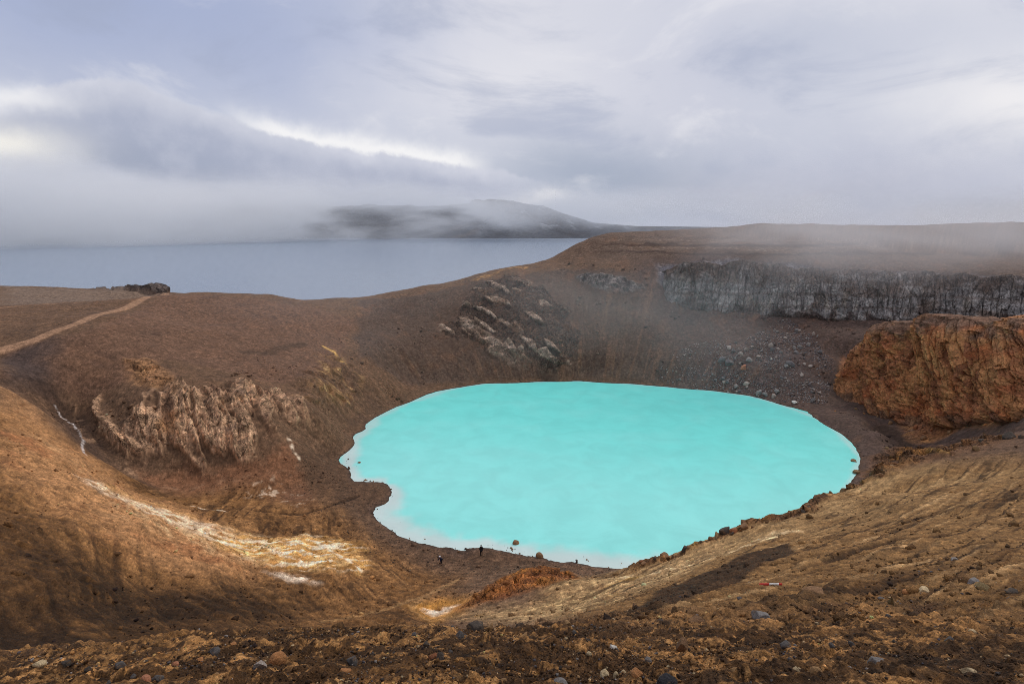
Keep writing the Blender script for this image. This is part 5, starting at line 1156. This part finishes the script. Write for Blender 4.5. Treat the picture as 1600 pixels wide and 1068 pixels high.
def person(x, y, face, pose, label, top, legs, hat):
    root = bpy.data.objects.new('person', None); COL.objects.link(root); root['label'] = label; root['category'] = 'person'
    J, B, Rr, inf = joints_of(pose)
    body = link('body', skin_mesh('body', J, B, Rr), CLOTH['skin'], root)
    # jacket: same skeleton above the hips, a little thicker
    keepj = [0, 1, 2, 3] + [i for i in range(7, len(J)) if (i-7) % 8 < 3]
    mp_ = {q: i for i, q in enumerate(keepj)}
    jb = [(mp_[a_], mp_[b_]) for a_, b_ in B if a_ in mp_ and b_ in mp_]
    jr = []
    for q in keepj:
        r_ = Rr[q] if isinstance(Rr[q], tuple) else (Rr[q], Rr[q]); k_ = 1.22 if q < 4 else 1.3
        jr.append((r_[0]*k_, r_[1]*k_))
    link('jacket', skin_mesh('jacket', [J[q] for q in keepj], jb, jr), CLOTH[top], root)
    keepj = [0] + [i for i in range(7, len(J)) if 4 <= (i-7) % 8 < 7]; mp_ = {q: i for i, q in enumerate(keepj)}
    jb = [(mp_[a_], mp_[b_]) for a_, b_ in B if a_ in mp_ and b_ in mp_]
    jr = [((Rr[q][0] if isinstance(Rr[q], tuple) else Rr[q])*1.2,)*2 for q in keepj]
    link('trousers', skin_mesh('trousers', [J[q] for q in keepj], jb, jr), CLOTH[legs], root)
    for i in (len(J)-1, len(J)-9):
        a_, b_ = J[i-1], J[i]
        link('boot', skin_mesh('boot', [a_+Vector((0, -.03, .06)), a_+Vector((0, -.02, -.035)), b_+Vector((0, .02, 0))], [(0, 1), (1, 2)], [.068, .062, (.056, .045)]), CLOTH['boot'], root)
    hd = inf['head']
    ball('hair', root, hd+Vector((0, -.022, .03)), .112, CLOTH['hair'], (.93, 1.0, 1.1), cut=(.02, -.02))
    ball('nose', root, hd+Vector((0, .108, .005)), .017, CLOTH['skin'], (.8, 1.1, 1.3))
    for s in (-1, 1):
        ball('eye', root, hd+Vector((s*.034, .092, .032)), .011, CLOTH['hair']); ball('ear', root, hd+Vector((s*.088, -.005, .01)), .026, CLOTH['skin'], (.4, .8, 1.2))
    ball('mouth', root, hd+Vector((0, .096, -.045)), .02, CLOTH['boot'], (1.1, .35, .3))
    hands(root, inf)
    if hat: ball('hat', root, hd+Vector((0, -.012, .065)), .128, CLOTH[hat], (1, 1.05, .95), cut=(-.02, -9))
    root.location = (x, y, grid_at(x, y)); root.rotation_euler = (0, 0, face)
    return root
PEOPLE_XY = [(-4.74, 79.50), (-10.51, 76.74)]
ST = dict(hip=.93, lean=.04, arm={-1: [(-.05, .0, -.28), (.0, .10, -.22)], 1: [(.05, .0, -.28), (-.02, .12, -.21)]}, leg={-1: [(-.02, .02, -.41), (0, -.02, -.40)], 1: [(.02, .02, -.41), (0, -.02, -.40)]})
BEND = dict(hip=.80, lean=.75, arm={-1: [(-.04, .10, -.26), (.02, .14, -.20)], 1: [(.04, .10, -.26), (-.02, .16, -.18)]}, leg={-1: [(-.03, .20, -.34), (0, -.17, -.34)], 1: [(.03, .20, -.34), (0, -.17, -.34)]})
x_, y_ = PEOPLE_XY[0]; person(x_, y_, .3, ST, 'person in dark clothes standing upright at the water edge, looking over the pool', 'black', 'black', None)
x_, y_ = PEOPLE_XY[1]; person(x_, y_, 2.6, BEND, 'person in a navy jacket and white hat, bending forward on the brown beach', 'navy', 'black', 'white')


# red and white marker stake lying on the flank
sr = bpy.data.objects.new('marker_stake', None); COL.objects.link(sr); sr['label'] = 'red and white painted stake lying on the streaked flank'; sr['category'] = 'stake'
t_red = plain('red_paint', (190, 52, 44), .5); t_wht = plain('white_paint', (230, 224, 214), .5)
def bar(name, x0, x1, r_, mat):
    bm = bmesh.new(); bmesh.ops.create_cone(bm, cap_ends=True, segments=12, radius1=r_, radius2=r_*.92, depth=x1-x0)
    bmesh.ops.bevel(bm, geom=[e for e in bm.edges if len(e.link_faces) == 2 and any(len(f.verts) > 4 for f in e.link_faces)], offset=r_*.2, segments=2, affect='EDGES')
    bmesh.ops.rotate(bm, verts=bm.verts, matrix=Matrix.Rotation(math.pi/2, 3, 'Y')); bmesh.ops.translate(bm, verts=bm.verts, vec=((x0+x1)/2, 0, 0))
    me = bpy.data.meshes.new(name); bm.to_mesh(me); bm.free(); link(name, me, mat, sr)
bar('red_band', 0, .32, .036, t_red); bar('white_band', .32, .62, .035, t_wht); bar('red_band', .62, .70, .034, t_red)
za_, zb_ = grid_at(10.56, 21.75), grid_at(11.18, 21.12)
sv_ = Vector((0.618, -0.631, zb_-za_)); sr.location = (10.56, 21.75, za_+.11); sr.rotation_euler = sv_.to_track_quat('X', 'Z').to_euler(); sr.scale = (sv_.length/.70,)*3


# ----------------------------------------------------------------- sky
W = bpy.data.worlds.new('World'); scene.world = W
t = NT('sky', W)
SUN_EL, SUN_AZ = 46., 46.          # degrees; azimuth clockwise from straight ahead
tc = t.n('ShaderNodeTexCoord').outputs['Generated']
nrmv = t.n('ShaderNodeVectorMath', operation='NORMALIZE'); t.put(nrmv.inputs[0], tc); dirv = nrmv.outputs[0]
w1 = t.noise(dirv, 3.2, 7, .6); w2 = t.noise(dirv, 11., 6, .62)
sepd = t.n('ShaderNodeSeparateXYZ'); t.put(sepd.inputs[0], dirv)
ex = t.math('MULTIPLY', t.math('ARCTAN2', sepd.outputs[0], sepd.outputs[1]), 57.29578)
eh = t.math('MULTIPLY', t.math('ARCSINE', sepd.outputs[2]), 57.29578)
sw1 = t.n('ShaderNodeSeparateColor'); t.put(sw1.inputs[0], w1.outputs['Color']); sw2 = t.n('ShaderNodeSeparateColor'); t.put(sw2.inputs[0], w2.outputs['Color'])
def warp(v, i, a, b): return t.math('ADD', v, t.math('ADD', t.math('MULTIPLY', t.math('SUBTRACT', sw1.outputs[i], .5), a), t.math('MULTIPLY', t.math('SUBTRACT', sw2.outputs[i], .5), b)))
AZ = warp(ex, 0, 10, 3.5); EL = warp(eh, 1, 6, 2.2); w3 = t.noise(dirv, 30., 5, .6); ELf = t.math('ADD', warp(eh, 2, 2.4, 1.7), t.math('MULTIPLY', t.math('SUBTRACT', w3.outputs[0], .5), 1.1))
skycol = t.mix(0, rgba(srgb(206, 210, 224)), rgba(srgb(206, 210, 224)))
def blob(col, c, az, el, sa, se, top=1.0, A=None, E=None):
    a_ = t.math('DIVIDE', t.math('SUBTRACT', A or AZ, az), sa); e_ = t.math('DIVIDE', t.math('SUBTRACT', E or EL, el), se)
    d_ = t.math('ADD', t.math('MULTIPLY', a_, a_), t.math('MULTIPLY', e_, e_))
    m_ = t.math('MULTIPLY', t.math('POWER', 2.71828, t.math('MULTIPLY', d_, -1.0)), top)
    return t.mix(m_, col, rgba(srgb(*c)))
skycol = blob(skycol, (162, 175, 210), -34, 20, 20, 9, 1.0)
skycol = blob(skycol, (170, 181, 212), -18, 16, 18, 6, .9)
skycol = blob(skycol, (226, 226, 234), 0, 20, 13, 10, .8)
skycol = blob(skycol, (230, 229, 236), 34, 22, 16, 7, .8)
skycol = blob(skycol, (214, 215, 228), 16, 12, 9, 6, .8)
skycol = blob(skycol, (160, 171, 192), 10, 4.2, 12, 4.5, .95)
skycol = blob(skycol, (184, 188, 208), 32, 2, 16, 5, .85)
skycol = blob(skycol, (236, 235, 240), -2, 13, 12, 4, .7)
skycol = blob(skycol, (186, 193, 212), 24, 14, 9, 3, .6)
skycol = blob(skycol, (244, 242, 244), 40, 9.5, 7, 3, .9)
skycol = blob(skycol, (190, 198, 216), 8, 1, 60, 3, .5)
sv4 = t.n('ShaderNodeMapping'); t.put(sv4.inputs[0], dirv); sv4.inputs['Scale'].default_value = (1, 1, 2.6)
w4 = t.noise(sv4.outputs[0], 3.4, 8, .6, .4).outputs[0]
skycol = t.mix(t.ramp(w4, .50, .70, 0, .55), skycol, rgba(srgb(166, 175, 200)))
skycol = t.mix(t.ramp(w4, .48, .30, 0, .50), skycol, rgba(srgb(240, 239, 243)))
fc_ = t.n('ShaderNodeFloatCurve'); cv = fc_.mapping.curves[0]
pts_ = [(-60, 7.0), (-42, 9.2), (-37, 10.4), (-33.5, 11.2), (-28, 9.9), (-23, 8.3), (-18, 7.5), (-12, 6.9), (-5.5, 6.3), (2, 4.5), (10, 1.0), (60, -4)]
while len(cv.points) < len(pts_): cv.points.new(.5, .5)
for p_, (a_, e_) in zip(cv.points, pts_): p_.location = ((a_+60)/120, (e_+10)/30)
fc_.mapping.update(); t.put(fc_.inputs['Value'], t.math('DIVIDE', t.math('ADD', ex, 60), 120))
edge = t.math('SUBTRACT', t.math('MULTIPLY', fc_.outputs[0], 30), 10)
above_ = t.math('SUBTRACT', ELf, edge)
# bright gap over the bank
gapm = t.math('MULTIPLY', t.math('POWER', 2.71828, t.math('MULTIPLY', t.math('MULTIPLY', t.math('SUBTRACT', above_, .2), t.math('SUBTRACT', above_, .2)), -1.1)), t.ramp(ex, -27, -21, 0, 1))
gapm = t.math('MULTIPLY', gapm, t.ramp(ex, -6, -1, 1, 0))
skycol = t.mix(gapm, skycol, rgba(srgb(250, 249, 250)))
bank = t.math('MULTIPLY', t.ramp(above_, -.35, .2, 1, 0), t.ramp(ex, -4, 6, 1, 0))
dn_ = t.math('MULTIPLY', above_, -1)
bcol = t.mix(t.ramp(dn_, 0, 2.2), rgba(srgb(216, 218, 230)), rgba(srgb(178, 184, 204)))
bcol = t.mix(t.ramp(dn_, 1.5, 8), bcol, rgba(srgb(156, 165, 188)))
tex = t.ramp(w2.outputs[0], .38, .62, 0, .5); bcol = t.mix(tex, bcol, rgba(srgb(196, 200, 216)))
skycol = t.mix(bank, skycol, bcol)
skycol = blob(skycol, (255, 251, 242), -42, 5.8, 5.0, 1.7, 1.0, None, ELf)
skycol = blob(skycol, (250, 249, 250), -41, 9.3, 5, .9, .8)
skycol = blob(skycol, (245, 243, 244), 3, 2.9, 2.6, .7, .9)

nish = t.n('ShaderNodeTexSky'); nish.sky_type = 'NISHITA'; nish.sun_disc = False; nish.sun_elevation = R(SUN_EL); nish.sun_rotation = R(SUN_AZ); nish.dust_density = 3.0
bg1 = t.n('ShaderNodeBackground'); t.put(bg1.inputs[0], nish.outputs[0]); bg1.inputs[1].default_value = .06
bg2 = t.n('ShaderNodeBackground'); t.put(bg2.inputs[0], skycol); bg2.inputs[1].default_value = 1.0
ms = t.n('ShaderNodeMixShader'); ms.inputs[0].default_value = .93; t.t.links.new(bg1.outputs[0], ms.inputs[1]); t.t.links.new(bg2.outputs[0], ms.inputs[2])
wo = t.n('ShaderNodeOutputWorld'); t.t.links.new(ms.outputs[0], wo.inputs[0])

sun = bpy.data.lights.new('sun', 'SUN'); sun.energy = SUNE = 1.5; sun.angle = R(10); sun.color = (1, .93, .83)
so_ = bpy.data.objects.new('sun', sun); COL.objects.link(so_)
sd_ = Vector((math.sin(R(SUN_AZ))*math.cos(R(SUN_EL)), math.cos(R(SUN_AZ))*math.cos(R(SUN_EL)), math.sin(R(SUN_EL))))
so_.rotation_euler = sd_.to_track_quat('Z', 'Y').to_euler(); so_.location = (60, 60, 300)

def box_mesh(name, lo, hi):
    v = [(x, y, z) for x in (lo[0], hi[0]) for y in (lo[1], hi[1]) for z in (lo[2], hi[2])]
    f = [(0,1,3,2), (4,6,7,5), (0,4,5,1), (2,3,7,6), (0,2,6,4), (1,5,7,3)]
    me = bpy.data.meshes.new(name); me.from_pydata(v, [], f); me.update(); return me
def vol_material(name, col, aniso, step):
    t = NT(name); pv = t.n('ShaderNodeVolumePrincipled'); pv.inputs['Color'].default_value = (*col, 1); pv.inputs['Anisotropy'].default_value = aniso
    o = t.n('ShaderNodeOutputMaterial'); t.t.links.new(pv.outputs[0], o.inputs['Volume'])
    t.m.cycles.volume_step_rate = step
    return t, pv
# cloud lying on the far shore
t, pv = vol_material('cloud_vapour', (.985, .99, 1.0), 0.0, .08)
g = t.n('ShaderNodeNewGeometry').outputs['Position']; sp_ = t.n('ShaderNodeSeparateXYZ'); t.put(sp_.inputs[0], g)
mp = t.n('ShaderNodeMapping'); t.put(mp.inputs[0], g); mp.inputs['Scale'].default_value = (1/620, 1/620, 1/200)
nz_ = t.noise(mp.outputs[0], 1.0, 4, .62, .3).outputs[0]
hz_ = t.math('ADD', sp_.outputs[2], t.math('MULTIPLY', t.math('SUBTRACT', nz_, .5), 420))
# the veil reaches down to the water in the west and lifts in the east
low_ = t.ramp(sp_.outputs[0], -1500, -250, -260, 25)
up_ = t.ramp(sp_.outputs[0], -1300, -250, 20, 160)
den = t.math('MULTIPLY', t.ramp(hz_, low_, up_, 0.20, 1), t.ramp(nz_, .36, .60, .15, 1.1))
den = t.math('MULTIPLY', den, t.ramp(sp_.outputs[2], t.ramp(sp_.outputs[0], -900, 0, 150, 150), t.ramp(sp_.outputs[0], -900, 0, 330, 260), 1, 0))
gx_ = t.math('DIVIDE', t.math('SUBTRACT', sp_.outputs[0], t.math('ADD', 130, t.math('MULTIPLY', t.math('SUBTRACT', nz_, .5), 900))), 430)
win = t.math('MULTIPLY', t.math('POWER', 2.71828, t.math('MULTIPLY', t.math('MULTIPLY', gx_, gx_), -1)), t.ramp(hz_, 190, 330, .62, 0))
den = t.math('MULTIPLY', den, t.math('SUBTRACT', 1, win)); den = t.math('MULTIPLY', den, t.ramp(sp_.outputs[0], 500, 1000, 1, .3))
ym_ = t.ramp(sp_.outputs[0], -1700, -800, 1150, 2350)
den = t.math('MULTIPLY', den, t.ramp(sp_.outputs[1], ym_, t.math('ADD', ym_, 500), 0, 1))
t.put(pv.inputs['Density'], t.math('MULTIPLY', den, .0052))
link('cloud_bank', box_mesh('cloud_bank', (-5200, 1100, -14), (3200, 3250, 620)), t.m, kind='stuff').name = 'clouds'
# thin mist drifting out of the far wall
def mist(name, lo, hi, dens, sc, cut, seed, ztop):
    t, pv = vol_material(name+'_vapour', (.97, .97, 1.0), .3, .8)
    g = t.n('ShaderNodeNewGeometry').outputs['Position']; sp_ = t.n('ShaderNodeSeparateXYZ'); t.put(sp_.inputs[0], g)
    mp = t.n('ShaderNodeMapping'); t.put(mp.inputs[0], g); mp.inputs['Scale'].default_value = sc; mp.inputs['Location'].default_value = (seed, seed*.7, seed*1.3)
    n_ = t.noise(mp.outputs[0], 1.0, 3, .55, .5).outputs[0]
    d = t.ramp(n_, cut[0], cut[1])
    for ax in range(3):
        c = (lo[ax]+hi[ax])/2; h = (hi[ax]-lo[ax])/2
        q_ = t.math('ABSOLUTE', t.math('DIVIDE', t.math('SUBTRACT', sp_.outputs[ax], c), h))
        d = t.math('MULTIPLY', d, t.ramp(q_, .35, .98, 1, 0))
    t.put(pv.inputs['Density'], t.math('MULTIPLY', d, dens))
    link(name, box_mesh(name, lo, hi), t.m, kind='stuff')
mist('mist', (20, 165, 24), (300, 270, 76), .0165, (1/70, 1/70, 1/26), (.34, .70), 3.1, 50)
mist('mist', (-110, 110, -1.5), (110, 225, 46), .0026, (1/60, 1/60, 1/26), (.36, .7), 8.3, 50)


# ----------------------------------------------------------------- camera
cam = bpy.data.cameras.new('camera'); cam.sensor_width = 36; cam.lens = 889/1600*36; cam.clip_start = .1; cam.clip_end = 20000
co_ = bpy.data.objects.new('camera', cam); COL.objects.link(co_); co_.location = (0, 0, 50); co_.rotation_euler = (R(90-11.4), 0, 0)
scene.camera = co_
vs = scene.view_settings; vs.view_transform = 'Standard'; vs.look = 'None'; vs.exposure = EXPOSURE = 0.0; vs.gamma = 1
scene.cycles.use_denoising = True; scene.cycles.denoising_prefilter = "FAST"; scene.cycles.filter_width = .9
scene.cycles.max_bounces = 10; scene.cycles.diffuse_bounces = 3; scene.cycles.glossy_bounces = 2; scene.cycles.transparent_max_bounces = 8; scene.cycles.volume_bounces = 4
